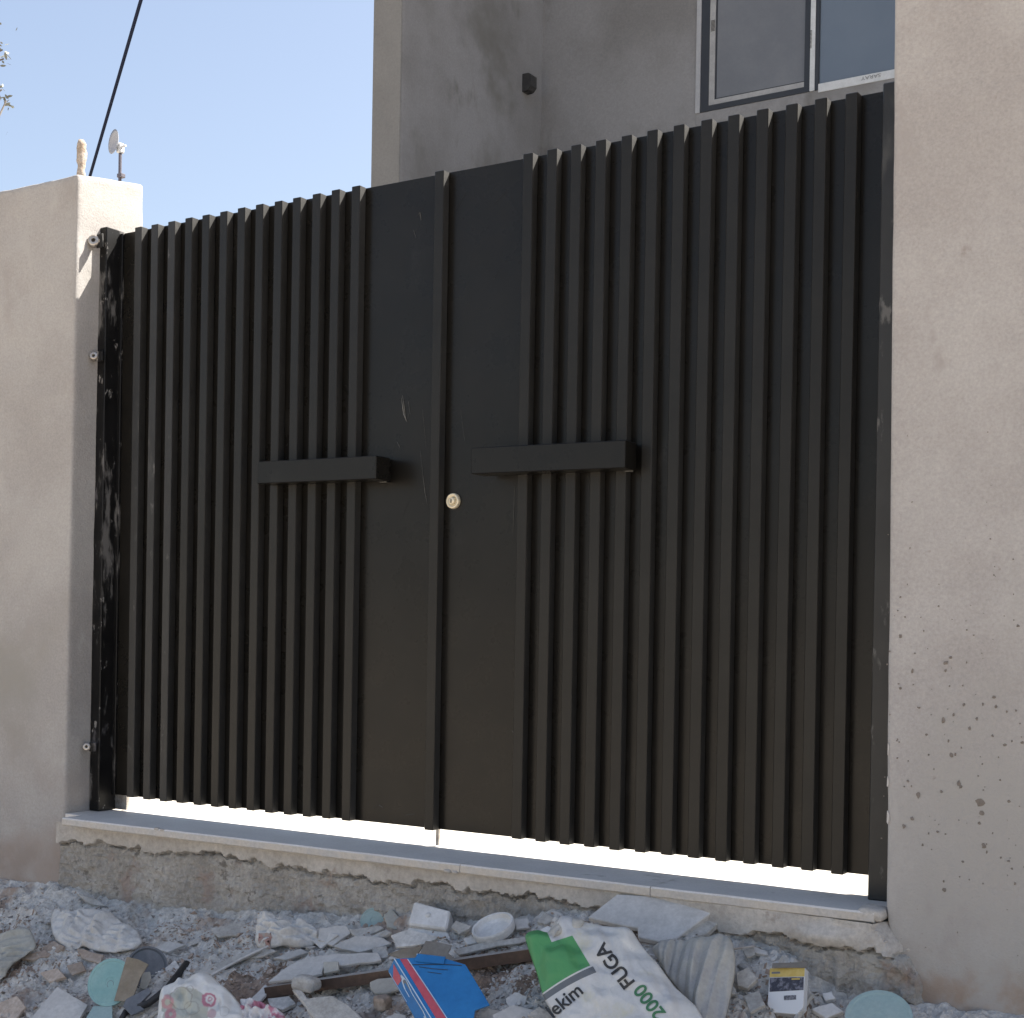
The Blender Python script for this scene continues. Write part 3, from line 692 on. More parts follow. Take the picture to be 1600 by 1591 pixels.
obj('frame', box(xg, WX1 - .02, HR - .001, HR + .05, WZ0 + .033, z_r0), M['anthracite'], win) if z_r0 > WZ0 + .034 else None
# print on the films
tx0 = wp(1346, 125)[0]; tx1 = wp(1378, 118)[0]; tzm = (z_r0 + z_r1) / 2; ts = (tx1 - tx0) / 3.1
FT = obj('film_print', text_map('SARAY', lambda a, b: (tx1 - a * ts, HR - .0075, tzm + .025 - b * ts * .75), .012), M['print_grey'], win)
dashes = []
for k in range(9):
    z = wp(1115, 34)[2] - k * .012; dashes.append(box(xb + .012, xc - .004, HR - .0015, HR + .0015, z, z + .005))
for k in range(14):
    z = wp(1271, 50)[2] - k * .012; dashes.append(box(xe + .001, xe + .014, HR - .0105, HR - .0085, z, z + .006))
obj('film_print', join(*dashes), M['print_dark'], win)['kind'] = 'stuff'
# wall lamp on the return wall
lc = on(824, 132, X=HX + .03)
lamp = thing('wall_lamp', (HX, lc[1], lc[2]), 'small black wall lamp on the grey house wall', 'lamp')
V = []
for y in (lc[1] - .055, lc[1] + .055):
    V += [(HX + .004, y, lc[2] - .085), (HX + .075, y, lc[2] - .075), (HX + .105, y, lc[2] - .04), (HX + .105, y, lc[2] + .07), (HX + .075, y, lc[2] + .09), (HX + .004, y, lc[2] + .09)]
obj('housing', (V, [[0, 1, 2, 3, 4, 5], [11, 10, 9, 8, 7, 6]] + [[i, (i + 1) % 6 + 0, (i + 1) % 6 + 6, i + 6][::-1] for i in range(6)]), M['rubber'], lamp)
obj('lens', box(HX + .02, HX + .07, lc[1] - .04, lc[1] + .04, lc[2] - .087, lc[2] - .0825), M['dark'], lamp)

# ================================================================== THINGS ABOVE THE LEFT PILLAR
c = on(127, 268, Y=-.06)
st = []
zt = on(127, 219, Y=-.06)[2]; zb_ = c[2] - .03
pts = [(c[0], -.06, zb_ + (zt - zb_) * k / 9) for k in range(10)]
rr = [.0165, .0165, .0165, .0165, .017, .0185, .019, .019, .0185, .013]
v, f = tube(pts, rr, 14); v = np.array(v); v += (fbm(v[:, 0], v[:, 1], v[:, 2], 45, 3, 3) * .014)[:, None] * np.array([1, 1, .3])
stub = obj('stub_post', (v, f), M['stub'], smooth=True); tag(stub, 'short mortar-crusted stub standing on the left gate pillar', 'stub post')
PD = 15.0
def far(px, py, t): return CP + ray(px, py) * t
top = far(188, 232, PD); an = thing('dish_antenna', (top[0], top[1], -.07), 'small round dish antenna on a thin pole beyond the left pillar', 'antenna')
obj('pole', tube([(top[0], top[1], -.07), (top[0], top[1], top[2] - .02)], .017, 10), M['pole'], an)
dc = far(177.5, 221.5, PD); dn = Vector((-.33, -.94, .05)).normalized()
dsh = obj('dish', lathe([(0, -.035), (.06, -.028), (.10, -.012), (.122, 0), (.125, .004), (.10, -.006), (.05, -.020), (0, -.028)], dc, tuple(dn), 30), M['dish_grey'], an, smooth=True)
obj('mount', box(top[0] - .03, top[0] + .03, top[1] - .035, top[1] + .035, top[2] - .05, top[2] + .05, .01), M['white_paint'], an)
obj('bracket', tube([top + np.array([-.02, 0, .01]), top + np.array([.09, -.01, .012])], .012, 8), M['white_paint'], an)
kc = far(189, 275, PD); obj('clamp', box(kc[0] - .03, kc[0] + .035, kc[1] - .03, kc[1] + .03, kc[2] - .02, kc[2] + .02, .004), M['pole'], an)
A, B = far(229, -30, 8.2), far(141, 274, 10.2)
A2 = A + (A - B) * 4; B2 = B + (B - A) * ((B[2] + .06) / (A[2] - B[2]))      # runs down to the yard beyond the wall
cab = []
for k in range(25):
    t = k / 24; p = A2 + (B2 - A2) * t; cab.append(p)
cb = obj('overhead_cable', tube(cab, .0105, 14), M['cable'], smooth=True); tag(cb, 'thin dark overhead cable slanting across the sky', 'cable')

# tree whose twig ends reach into the left edge
tb = far(-120, 420, 9.5)
tree = thing('tree', (tb[0], tb[1], -.86), 'tree left of the frame with grey-green twig ends', 'tree')
tk = [(tb[0], tb[1], -.86), (tb[0] + .05, tb[1], 1.2), (tb[0], tb[1] + .05, 2.8), (tb[0] + .1, tb[1], 4.2)]
obj('trunk', tube(tk, [.12, .10, .08, .03], 12), M['bark'], tree, smooth=True)
brs, LV, LF = [], [], []
def twig(a, b, r):
    a, b = np.array(a), np.array(b); m = (a + b) / 2 + np.array([0, 0, .12])
    brs.append(tube([a, m, b], [r, r * .7, r * .25], 6))
    return m
def leaf(p, d, l):
    d = Vector(d).normalized(); a, b, n = basis(d, (random.uniform(-1, 1), random.uniform(-1, 1), 1)); k = len(LV); d = np.array(d)
    for s_, t_, q_ in ((0, 0, 0), (.18, .35, .02), (.16, .7, .03), (0, 1, 0), (-.16, .7, .03), (-.18, .35, .02)): LV.append(tuple(p + d * l * t_ + a * s_ * l + b * q_ * l))
    LF.append([k, k + 1, k + 2, k + 3, k + 4, k + 5])
tips = [far(6, 92, 9.3), far(4, 78, 9.3), far(10, 157, 9.3), far(3, 140, 9.3)]
for i in range(46):
    az = random.uniform(0, 6.28); rad = random.uniform(.3, 1.05); tips.append(np.array([tb[0] - .1 + rad * math.cos(az) * .9, tb[1] + rad * math.sin(az), random.uniform(3.4, 6.2)]))
for i, tp in enumerate(tips):
    if i >= 4:
        q = (tp - CP) @ CM.T; px_ = CX + FPX * q[0] / q[2]
        if px_ > -45: continue
    s0 = np.array(tk[2]) + (np.array(tk[3]) - np.array(tk[2])) * random.random()
    m = twig(s0, tp, .018)
    nl = 12 if i < 4 else 40
    for k in range(nl):
        if i < 4: p0 = tp + np.array([random.gauss(-.03, .03), random.gauss(0, .03), random.gauss(0, .03)])
        else: p0 = m + (tp - m) * random.random() + np.array([random.gauss(0, .14) for _ in range(3)])
        leaf(p0, (random.gauss(.2, 1), random.gauss(0, 1), random.gauss(-.2, .7)), random.uniform(.03, .055))
obj('branches', join(*brs), M['bark'], tree, smooth=True)
lv = obj('leaves', (LV, LF), M['leaf'], tree); lv['kind'] = 'stuff'

# ================================================================== DEBRIS
N_up = (.05, -.45, .89)
def put(name, vf, m, label, cat, **k):
    o = obj(name, vf, m, **k); tag(o, label, cat); return o
# big grey marble slabs leaning on the foundation
p1 = Plane(1030, 1473, (.10, -.60, .79), .030)
put('stone_slab', plate(p1, [(964, 1397), (1060, 1402), (1142, 1408), (1110, 1427), (1056, 1467), (1030, 1471), (997, 1464), (996, 1449), (973, 1446), (918, 1433)], .022, .003), M['tile_grey'],
    'large broken grey stone slab leaning against the threshold', 'slab')
p1b = Plane(1075, 1472, (.14, -.58, .80), .010)
put('stone_slab', plate(p1b, [(1040, 1412), (1146, 1410), (1147, 1419), (1105, 1458), (1072, 1470), (1050, 1466)], .022, .003), M['conc'],
    'second stone slab lying beneath the large broken one', 'slab')
# grout sack
pb = Plane(960, 1640, (.10, -.70, .72), .03)
bag_px = [(820, 1462), (838, 1453), (856, 1457), (868, 1440), (884, 1433), (915, 1440), (948, 1446), (983, 1452), (1003, 1478), (1030, 1510), (1058, 1545), (1088, 1572), (1105, 1610), (1080, 1660), (980, 1680), (900, 1640), (868, 1590), (850, 1560), (838, 1520)]
bag = Pillow(pb, bag_px, .038, .017, 10, 40, rings=44, per=220, ang=.9, stretch=(1.3, .8))
def bag_mat():
    m = mat('grout_sack_plastic', (.52, .52, .515), (.57, .565, .54), 9, .5, (60, .08), (45, .35, .005), spec=.4, spots=[(5, .54, .70, (.53, .50, .37)), (30, .70, .76, (.34, .32, .28))])
    t = m.node_tree; N, L = t.nodes, t.links; b = N['Principled BSDF']; src = b.inputs['Base Color'].links[0].from_socket
    uv = N.new('ShaderNodeUVMap'); uv.uv_map = 'UVMap'; sx = N.new('ShaderNodeSeparateXYZ'); L.new(uv.outputs[0], sx.inputs[0])
    def mth(op, a, c=None):
        n = N.new('ShaderNodeMath'); n.operation = op
        for i, q in enumerate((a, c)):
            if q is None: continue
            if hasattr(q, 'is_output'): L.new(q, n.inputs[i])
            else: n.inputs[i].default_value = q
        return n.outputs[0]
    X = mth('MULTIPLY', sx.outputs[0], 1600); Y = mth('MULTIPLY', mth('SUBTRACT', 1.0, sx.outputs[1]), 1600)
    def side(p, q, off=0.0):       # >0 on the left hand of p->q (picture y down)
        dx, dy = q[0] - p[0], q[1] - p[1]; l = math.hypot(dx, dy)
        e = mth('SUBTRACT', mth('MULTIPLY', mth('SUBTRACT', X, p[0]), dy / l), mth('MULTIPLY', mth('SUBTRACT', Y, p[1]), dx / l))
        return mth('SUBTRACT', e, off)
    def pos(e): return mth('GREATER_THAN', e, 0.0)
    def AND(*a):
        r = a[0]
        for q in a[1:]: r = mth('MULTIPLY', r, q)
        return r
    low = side((842, 1553), (921, 1506)); left_ = mth('MULTIPLY', side((893, 1460), (923, 1510)), -1.0)
    # bend the lower edge of the green field a little
    low = mth('ADD', low, mth('MULTIPLY', mth('POWER', mth('DIVIDE', mth('SUBTRACT', X, 882), 40), 2.0), 3.0))
    low = mth('MULTIPLY', low, -1.0)
    topl = mth('MULTIPLY', side((850, 1476), (897, 1461)), -1.0)
    s_up = mth('MULTIPLY', low, -1.0)
    topc = mth('MAXIMUM', pos(topl), pos(mth('MULTIPLY', side((853, 1452), (864, 1477)), -1.0)))
    green = AND(pos(mth('MULTIPLY', s_up, 1.0)), pos(left_), topc)
    stripe = AND(pos(mth('SUBTRACT', low, 2.5)), pos(mth('SUBTRACT', 12.5, low)), pos(mth('ADD', left_, 3.0)))
    def mixc(f, a, c):
        x = N.new('ShaderNodeMix'); x.data_type = 'RGBA'; L.new(f, x.inputs['Factor']); L.new(a, x.inputs['A']); x.inputs['B'].default_value = lin(c); return x.outputs['Result']
    col = mixc(green, src, (.075, .27, .10)); col = mixc(stripe, col, (.13, .14, .15)); L.new(col, b.inputs['Base Color'])
    return m
sack = thing('grout_sack', tuple(hit(960, 1600)), 'torn white and green grout sack printed 2000 FUGA', 'sack')
obj('sack_film', (bag.V, bag.F), bag_mat(), sack, smooth=True, uv=bag.U)
pn = Plane(960, 1640, (.10, -.70, .72), .03); pn.o = pn.o + pn.n * .016
nk = Pillow(pn, [(851, 1475), (856, 1456), (868, 1438), (886, 1432), (912, 1438), (908, 1452), (899, 1463), (880, 1461), (866, 1466), (858, 1477)], .012, .008, 20, 47, rings=20, per=110)
obj('neck_fold', (nk.V, nk.F), M['bag_beige'], sack, smooth=True)
def line_text(body, p0, d, up, size, bold, m, lift=.0022):
    d = np.array(d) / np.hypot(*d); u = np.array(up) / np.hypot(*up)
    def fn(a, b):
        q = np.array(p0) + d * a * size + u * b * size; return bag.P(q[0], q[1], lift)
    return obj('print', text_map(body, fn, bold), m, sack)
d1 = (-.615, -.79); u1 = (-.79, .615)
line_text('2000', (1041, 1583), d1, u1, 30, .022, M['print_green']); line_text('FUGA', (993, 1535), d1, u1, 31, .022, M['print_dark'])
line_text('lekim', (863, 1592), (.77, -.64), (-.64, -.77), 30, .018, M['print_dark'])
# dusty plastic sheet right of the sack
pg = Plane(1110, 1600, (.05, -.66, .75), .02)
gb = Pillow(pg, [(1020, 1482), (1050, 1470), (1090, 1467), (1132, 1461), (1146, 1478), (1149, 1510), (1142, 1550), (1130, 1600), (1108, 1640), (1092, 1600), (1070, 1560), (1040, 1520)], .03, .019, 10, 55, rings=40, per=190, ang=.10, stretch=(1.7, .30))
put('plastic_sheet', (gb.V, gb.F), M['bag_beige'], 'crumpled dusty plastic sheet hanging in folds right of the grout sack', 'plastic sheet', smooth=True)
# small carton
pc = Plane(1228, 1592, (.02, -.86, .5), .02)
ct = thing('carton', tuple(hit(1228, 1590)), 'small white carton with a yellow band and a dark picture', 'carton')
obj('body', plate(pc, [(1203, 1513), (1258, 1512), (1255, 1574), (1245, 1585), (1208, 1582), (1199, 1570)], .035, .001), M['white_paint'], ct)
obj('yellow_band', plate(pc, [(1203, 1513.5), (1257.5, 1512.5), (1257, 1526), (1202.5, 1527)], .0012, 0, .001), mat('yellow_print', (.50, .36, .09), (.56, .42, .13), 60, .5, None, None), ct)
obj('picture', plate(pc, [(1203, 1528), (1256, 1527), (1255.5, 1547), (1202.5, 1550)], .0012, 0, .001), mat('dark_photo_print', (.035, .035, .05), (.16, .16, .19), 70, .5, (160, .5), None, contrast=(.45, .62)), ct)
obj('code_bar', plate(pc, [(1225, 1556), (1244, 1555), (1244, 1562), (1225, 1563)], .0012, 0, .001), mat('code_print', (.05, .05, .06), (.22, .22, .24), 160, .5, None, None), ct)
obj('small_print', plate(pc, [(1206, 1519), (1219, 1518.6), (1219, 1521.5), (1206, 1522)], .001, 0, .0015), M['print_grey'], ct)
obj('small_print', plate(pc, [(1237, 1529), (1250, 1528.6), (1250, 1531), (1237, 1531.4)], .001, 0, .0015), M['yellow'], ct)
obj('flap', plate(Plane(1228, 1594, (.05, -.5, .86), .095), [(1207, 1505), (1262, 1503), (1260, 1512), (1206, 1512)], .002, 0), M['card_grey'], ct)
# teal discs
def disc(px, py, n, rad, lift, m, label, name='plastic_disc', th_=.007, hole=False):
    c = Plane(px, py, n, lift); cc = c.o
    return put(name, lathe([(0, 0), (rad * .20, 0), (rad * .22, .0012), (rad * .86, .0012), (rad * .9, .003), (rad, .003), (rad, -th_), (rad * .94, -th_), (rad * .9, -.002), (0, -.002)], cc, n, 48), m, label, 'lid', smooth=False)
pd1 = hit(170, 1572)
d1o = disc(170, 1572, (.30, -.86, .40), .083, .0, M['teal'], 'round teal lid standing upright beside the brown cardboard piece')
q = Plane(172, 1535, (.30, -.86, .40), depth=(np.linalg.norm(pd1 - CP) / np.linalg.norm(ray(172, 1535))) * .985).o; d1o.location = Vector(d1o.location) + Vector(q - hit(170, 1572))
disc(1376, 1616, (.12, -.62, .77), .092, .075, M['teal_pale'], 'pale teal lid lying at the foot of the right hand wall')
d3 = disc(584, 1440, (.30, -.80, .50), .046, .012, M['teal_pale'], 'small teal lid half buried by the foundation')
# embossed ring on the upright lid
er = lathe([(.010, .0025), (.012, .0035), (.014, .0025)], Plane(173, 1538, (.30, -.86, .40), depth=(np.linalg.norm(pd1 - CP) / np.linalg.norm(ray(172, 1535))) * .985).o, (.30, -.86, .40), 20)
ero = obj('maker_mark', er, M['slate']); ero.parent = d1o; ero.location = ero.location - d1o.location
put('cardboard_piece', plate(Plane(190, 1575, (.35, -.80, .45), .075), [(198, 1495), (216, 1499), (232, 1507), (219, 1528), (206, 1565), (178, 1564)], .004, .0005), M['card'], 'brown cardboard piece leaning on the upright teal lid', 'cardboard')
put('plastic_disc', lathe([(0, -.004), (.06, -.004), (.066, .003), (.072, .003), (.072, -.008), (0, -.008)], hit(236, 1535) + np.array([0, -.02, .06]), (.75, -.55, .35), 40), M['slate'], 'dark grey round lid on edge behind the cardboard piece', 'lid')
put('tile_shard', plate(Plane(225, 1545, (.3, -.75, .5), .07), [(222, 1520), (234, 1518), (236, 1530), (228, 1546), (218, 1545)], .006, .001), M['tile_beige'], 'small beige tile shard by the dark grey lid', 'shard')
put('rubber_strip', tube([hit(292, 1505, .03), hit(262, 1545, .035), hit(232, 1568, .045), hit(196, 1582, .03), hit(190, 1592, .03)], [.012, .014, .013, .012, .010], 8), M['rubber'], 'black rubber strip beside the floral bag', 'rubber strip', smooth=True)
put('board', plate(Plane(200, 1592, (.2, -.6, .75), .05), [(197, 1561), (232, 1543), (236, 1550), (216, 1570), (226, 1577), (205, 1586), (192, 1572)], .01, .001), M['slate'], 'dark grey plastic strip with a bent end left of the floral bag', 'plastic')
put('plastic_scrap', plate(Plane(150, 1600, (.1, -.55, .8), .04), [(134, 1591), (146, 1572), (175, 1570), (176, 1600), (140, 1610)], .003, .0006), M['teal_pale'], 'pale teal scrap below the upright teal lid', 'scrap')
# floral carrier bag
pf = Plane(310, 1660, (.18, -.78, .60), .03)
fb = Pillow(pf, [(240, 1620), (247, 1575), (251, 1548), (264, 1537), (273, 1533), (279, 1526), (288, 1529), (297, 1526), (312, 1520), (327, 1522), (345, 1538), (362, 1553), (378, 1576), (386, 1610), (380, 1660), (310, 1690), (250, 1665)], .055, .022, 12, 66, rings=36, per=180)
def floral():
    m = mat('floral_bag_plastic', (.66, .655, .63), (.58, .58, .56), 8, .4, (60, .06), (40, .3, .004), spec=.4)
    t = m.node_tree; N, L = t.nodes, t.links; b = N['Principled BSDF']; src = b.inputs['Base Color'].links[0].from_socket
    uv = N.new('ShaderNodeUVMap'); uv.uv_map = 'UVMap'
    def blobm(px, py, r0, r1, wob):
        mp = N.new('ShaderNodeMapping'); mp.inputs['Location'].default_value = (-px / 1600, -(1 - py / 1600), 0); L.new(uv.outputs[0], mp.inputs[0])
        ln = N.new('ShaderNodeVectorMath'); ln.operation = 'LENGTH'; L.new(mp.outputs[0], ln.inputs[0])
        nz = N.new('ShaderNodeTexNoise'); nz.inputs['Scale'].default_value = 150; L.new(uv.outputs[0], nz.inputs[0])
        ad = N.new('ShaderNodeMath'); ad.operation = 'MULTIPLY_ADD'; ad.inputs[1].default_value = wob / 1600; L.new(nz.outputs['Fac'], ad.inputs[0]); L.new(ln.outputs['Value'], ad.inputs[2])
        a = N.new('ShaderNodeMapRange'); a.inputs['From Min'].default_value = r1 / 1600; a.inputs['From Max'].default_value = (r1 - 2) / 1600; L.new(ad.outputs[0], a.inputs['Value'])
        c = N.new('ShaderNodeMapRange'); c.inputs['From Min'].default_value = (r0 - 1) / 1600; c.inputs['From Max'].default_value = (r0 + 1) / 1600; L.new(ad.outputs[0], c.inputs['Value'])
        mu = N.new('ShaderNodeMath'); mu.operation = 'MULTIPLY'; L.new(a.outputs[0], mu.inputs[0]); L.new(c.outputs[0], mu.inputs[1]); return mu.outputs[0]
    def mixc(f, a, c):
        x = N.new('ShaderNodeMix'); x.data_type = 'RGBA'; L.new(f, x.inputs['Factor']); L.new(a, x.inputs['A']); x.inputs['B'].default_value = lin(c); return x.outputs['Result']
    col = mixc(blobm(290, 1580, 0, 46, 16), src, (.40, .41, .36))
    for (px, py, r0, r1, c) in ((327, 1562, 8, 13, (.42, .17, .22)), (327, 1562, 3, 6, (.45, .22, .27)), (262, 1566, 5, 12, (.46, .26, .27)), (266, 1585, 4, 11, (.42, .22, .24)), (330, 1584, 0, 9, (.48, .36, .36)),
                                (283, 1560, 17, 19, (.22, .20, .18)), (300, 1575, 11, 12.5, (.20, .18, .17)), (297, 1545, 5, 6.5, (.2, .18, .17)), (350, 1580, 7, 8.5, (.35, .33, .30)), (385, 1580, 0, 9, (.55, .12, .2))):
        col = mixc(blobm(px, py, r0 + 4, r1 + 4, 9), col, c)
    L.new(col, b.inputs['Base Color']); return m
put('floral_bag', (fb.V, fb.F), floral(), 'white plastic bag with a pink floral print', 'plastic bag', smooth=True, uv=fb.U)
M['pink'] = mat('pink_white_plastic', (.62, .60, .59), (.52, .20, .26), 16, .45, (60, .1), (40, .4, .005), contrast=(.48, .56))
pk = Pillow(Plane(415, 1630, (.1, -.6, .8), .03), [(376, 1570), (395, 1562), (412, 1568), (428, 1574), (446, 1590), (440, 1625), (400, 1640), (374, 1610)], .03, .022, 26, 71)
put('crumpled_bag', (pk.V, pk.F), M['pink'], 'crumpled pink and white bag touching the floral bag', 'plastic bag', smooth=True)
# left side cloth, dusty bag, tile
cl = Pillow(Plane(20, 1545, (.1, -.5, .86), .03), [(-30, 1470), (5, 1462), (30, 1447), (48, 1455), (56, 1478), (40, 1492), (18, 1510), (2, 1530), (-30, 1540)], .02, .022, 12, 81, ang=.6, stretch=(.6, 1.6))
put('cloth', (cl.V, cl.F), M['cloth'], 'dusty off-white cloth scrap at the far left', 'cloth', smooth=True)
db = Pillow(Plane(150, 1492, (.05, -.55, .83), .02), [(78, 1440), (84, 1420), (95, 1424), (130, 1422), (165, 1423), (190, 1440), (215, 1455), (222, 1474), (200, 1487), (160, 1488), (130, 1480), (105, 1482), (86, 1468)], .024, .021, 15, 82)
put('dusty_bag', (db.V, db.F), M['bag_grey'], 'dust-covered grey bag half buried below the left pillar', 'plastic bag', smooth=True)
put('tile', plate(Plane(90, 1610, (.15, -.55, .82), .035), [(89, 1542), (137, 1570), (112, 1612), (36, 1606)], .009, .001), M['tile_grey'], 'flat square grey tile at the lower left corner', 'tile')
cg = Pillow(Plane(450, 1485, (.1, -.6, .8), .02), [(402, 1440), (408, 1428), (424, 1428), (436, 1438), (462, 1437), (484, 1445), (500, 1455), (492, 1472), (470, 1482), (440, 1478), (415, 1484), (400, 1475)], .032, .027, 17, 83)
cgo = thing('crumpled_bag', tuple(hit(450, 1482)), 'crumpled grey plastic bag with a reddish printed corner below the foundation', 'plastic bag')
obj('film', (cg.V, cg.F), M['bag_grey'], cgo, smooth=True)
M['red_print'] = mat('reddish_print', (.34, .20, .17), (.30, .27, .25), 60, .6, None, None, contrast=(.45, .55))
rp = [cg.P(x, y, .003) for y in np.linspace(1458, 1474, 7) for x in np.linspace(404, 424, 7)]
obj('printed_corner', (rp, [[j * 7 + i, j * 7 + i + 1, j * 7 + i + 8, j * 7 + i + 7] for j in range(6) for i in range(6)]), M['red_print'], cgo, smooth=True)
# white tub, round lid
pt = Plane(668, 1462, (.25, -.72, .65), .045)
tub = thing('plastic_tub', tuple(hit(668, 1460)), 'overturned square white plastic tub spattered with dirt', 'tub')
obj('body', plate(pt, [(647, 1408), (704, 1423), (698, 1452), (637, 1444)], .06, .006), M['bag_white'], tub)
obj('rim', plate(pt, [(637, 1444), (698, 1452), (703, 1466), (690, 1472), (640, 1458), (633, 1450)], .02, .003, -.02), M['bag_white'], tub)
obj('knob', lathe([(0, .006), (.008, .005), (.010, 0)], pt.P(669, 1430), tuple(pt.n), 14), M['bag_white'], tub, smooth=True)
lidc = hit(772, 1458, .03)
put('bucket_cover', lathe([(0, -.004), (.052, -.004), (.061, .002), (.064, .018), (.071, .019), (.073, .012), (.070, -.010), (0, -.010)], lidc + np.array([0, .0, .012]), (-.12, -.42, .87), 44), M['bag_white'], 'round pale bucket lid lying rim up beside the white tub', 'lid', smooth=False)
# plank under the blue box
A_, B_ = hit(414, 1552, .035), hit(832, 1492, .035)
dv = (B_ - A_) / np.linalg.norm(B_ - A_); nv = np.cross(dv, [0, 0, 1]); nv /= np.linalg.norm(nv); uv_ = np.cross(nv, dv)
V = []
for s_ in np.linspace(0, 1, 14):
    p = A_ + (B_ - A_) * s_; w = .004 * float(fbm(s_ * 9, 2, 0, 1, 2, 3))
    for (a, b) in ((0, -.018), (0, .018), (-.062, .016), (-.062, -.018)): V.append(p + nv * (a + w) + uv_ * (b + w))
Fp, mi = [[0, 1, 2, 3], [52, 55, 54, 53]], [0, 0]
for i in range(13):
    for k in range(4): Fp.append([i * 4 + k, (i + 1) * 4 + k, (i + 1) * 4 + (k + 1) % 4, i * 4 + (k + 1) % 4]); mi.append(1 if k == 1 else 0)
pk_ = obj('plank', (V, Fp), [M['wood'], M['wood_top']], mi=mi); tag(pk_, 'long dark brown plank with a dusty top running behind the blue box', 'plank')
# blue printed box
px_ = Plane(700, 1640, (.14, -.66, .74), .05)
bb = thing('blue_box', tuple(hit(690, 1600)), 'crushed blue cardboard box with a red stripe', 'box')
obj('front', plate(px_, [(617, 1498), (650, 1496), (694, 1497), (727, 1507), (740, 1528), (765, 1570), (742, 1578), (735, 1625), (694, 1626)], .006, .0012), M['blue'], bb)
def P2(x, y, dpt): return px_.P(x, y) - px_.n * dpt
side_ = [px_.P(617, 1498), px_.P(694, 1626), P2(674, 1632, .035), P2(602, 1506, .035)]
obj('side', (side_ + [q - np.array([0, .0, .004]) - px_.n * .002 for q in side_], [[0, 3, 2, 1], [4, 5, 6, 7], [0, 1, 5, 4], [1, 2, 6, 5], [2, 3, 7, 6], [3, 0, 4, 7]]), M['blue'], bb)
sn = np.cross(np.array(side_[1]) - side_[0], np.array(side_[3]) - side_[0]); sn = sn / np.linalg.norm(sn); sn = sn if sn @ (CP - side_[0]) > 0 else -sn
def S(u, w, h=.0012): return side_[0] + (side_[1] - side_[0]) * u + (side_[3] - side_[0]) * w + sn * h
obj('red_patch', ([S(.02, .30), S(.21, .35), S(.20, .95), S(.10, .97)], [[0, 1, 2, 3]]), M['red'], bb)
obj('red_stripe', plate(px_, [(625, 1499), (636, 1498.5), (703, 1600), (712, 1622), (700, 1622)], .002, 0, .001), M['red'], bb)
def ribbon(pts, w, fn):
    V = []
    for i, p in enumerate(pts):
        q, r = np.array(pts[max(i - 1, 0)]), np.array(pts[min(i + 1, len(pts) - 1)]); t = (r - q) / max(1e-9, np.linalg.norm(r - q)); m_ = np.array([-t[1], t[0]])
        V += [fn(*(np.array(p) + m_ * w)), fn(*(np.array(p) - m_ * w))]
    return V, [[2 * i, 2 * i + 1, 2 * i + 3, 2 * i + 2] for i in range(len(pts) - 1)]
obj('edge_line', join(ribbon([(616, 1498), (655, 1561), (694, 1625)], .9, lambda x, y: px_.P(x, y, .0016)), ribbon([(637, 1499), (672, 1551), (712, 1612)], .7, lambda x, y: px_.P(x, y, .0016)),
                      ribbon([(651, 1491.5), (672, 1494), (694, 1497)], .8, lambda x, y: px_.P(x, y, .0016)),
                      ribbon([(.03, 1.0), (.5, 1.0), (.98, 1.0)], .02, S)), M['white_line'], bb)
obj('handle_slot', join(ribbon([(.20, .22), (.26, .10), (.40, .25), (.62, .22), (.70, .30), (.68, .50), (.60, .62), (.30, .58), (.20, .40), (.20, .22)], .03, S)), M['white_line'], bb)
obj('handle_hole', ([S(u, w, .0008) for u, w in ((.22, .24), (.28, .14), (.40, .27), (.61, .25), (.67, .31), (.65, .48), (.58, .57), (.31, .54), (.22, .40))], [list(range(9))]), M['slate'], bb)
obj('crease', join(ribbon([(655, 1511), (675, 1514), (700, 1516)], .5, lambda x, y: px_.P(x, y, .001)), ribbon([(668, 1519), (690, 1522)], .4, lambda x, y: px_.P(x, y, .001)), ribbon([(640, 1508), (690, 1507), (722, 1509)], .6, lambda x, y: px_.P(x, y, .001))), M['print_dark'], bb)
obj('upper_flap', plate(Plane(690, 1640, (.12, -.68, .72), .056), [(647, 1499), (653, 1490), (696, 1495), (693, 1506), (650, 1502)], .003, .0005), M['blue'], bb)
# cardboard flaps on the plank
put('cardboard_flap', plate(Plane(650, 1510, (.1, -.5, .86), .075), [(606, 1491), (632, 1481), (660, 1479), (652, 1492), (645, 1500), (640, 1502)], .004, .0005), M['card'], 'brown cardboard flap left of the folded piece above the blue box', 'cardboard')
put('cardboard_flap', plate(Plane(690, 1515, (.2, -.7, .68), .085), [(665, 1470), (684, 1472), (706, 1477), (700, 1489), (720, 1506), (694, 1506), (690, 1500), (656, 1490)], .004, .0005), M['card_grey'], 'folded greyish cardboard flap directly above the blue box', 'cardboard')
# boards, lumps and shards in the middle
put('board', plate(Plane(470, 1545, (.05, -.5, .86), .055), ragged([(418, 1534), (446, 1512), (479, 1496), (520, 1490), (590, 1488), (596, 1500), (540, 1508), (506, 1512), (503, 1521), (468, 1528)], 1.6), .012, .002), M['tile_grey'], 'long dusty grey board lying on the plank', 'board')
put('board', plate(Plane(505, 1525, (.1, -.7, .7), .075), [(505, 1503), (528, 1502), (529, 1516), (506, 1521)], .012, .001), M['tile_beige'], 'short beige block against the dusty board', 'board')
cs = put('concrete_piece', plate(Plane(520, 1620, (.12, -.62, .77), .06), ragged([(455, 1545), (472, 1548), (480, 1560), (520, 1555), (545, 1570), (582, 1606), (510, 1612), (480, 1580)], 2), .028, .004), M['conc'], 'flat broken concrete piece in front of the plank', 'concrete')
v, f = rough_box(-.045, .045, -.03, .03, -.022, .022, .015, .012, .012, 22, 51); cc = Plane(490, 1560, (.1, -.6, .8), .075).o
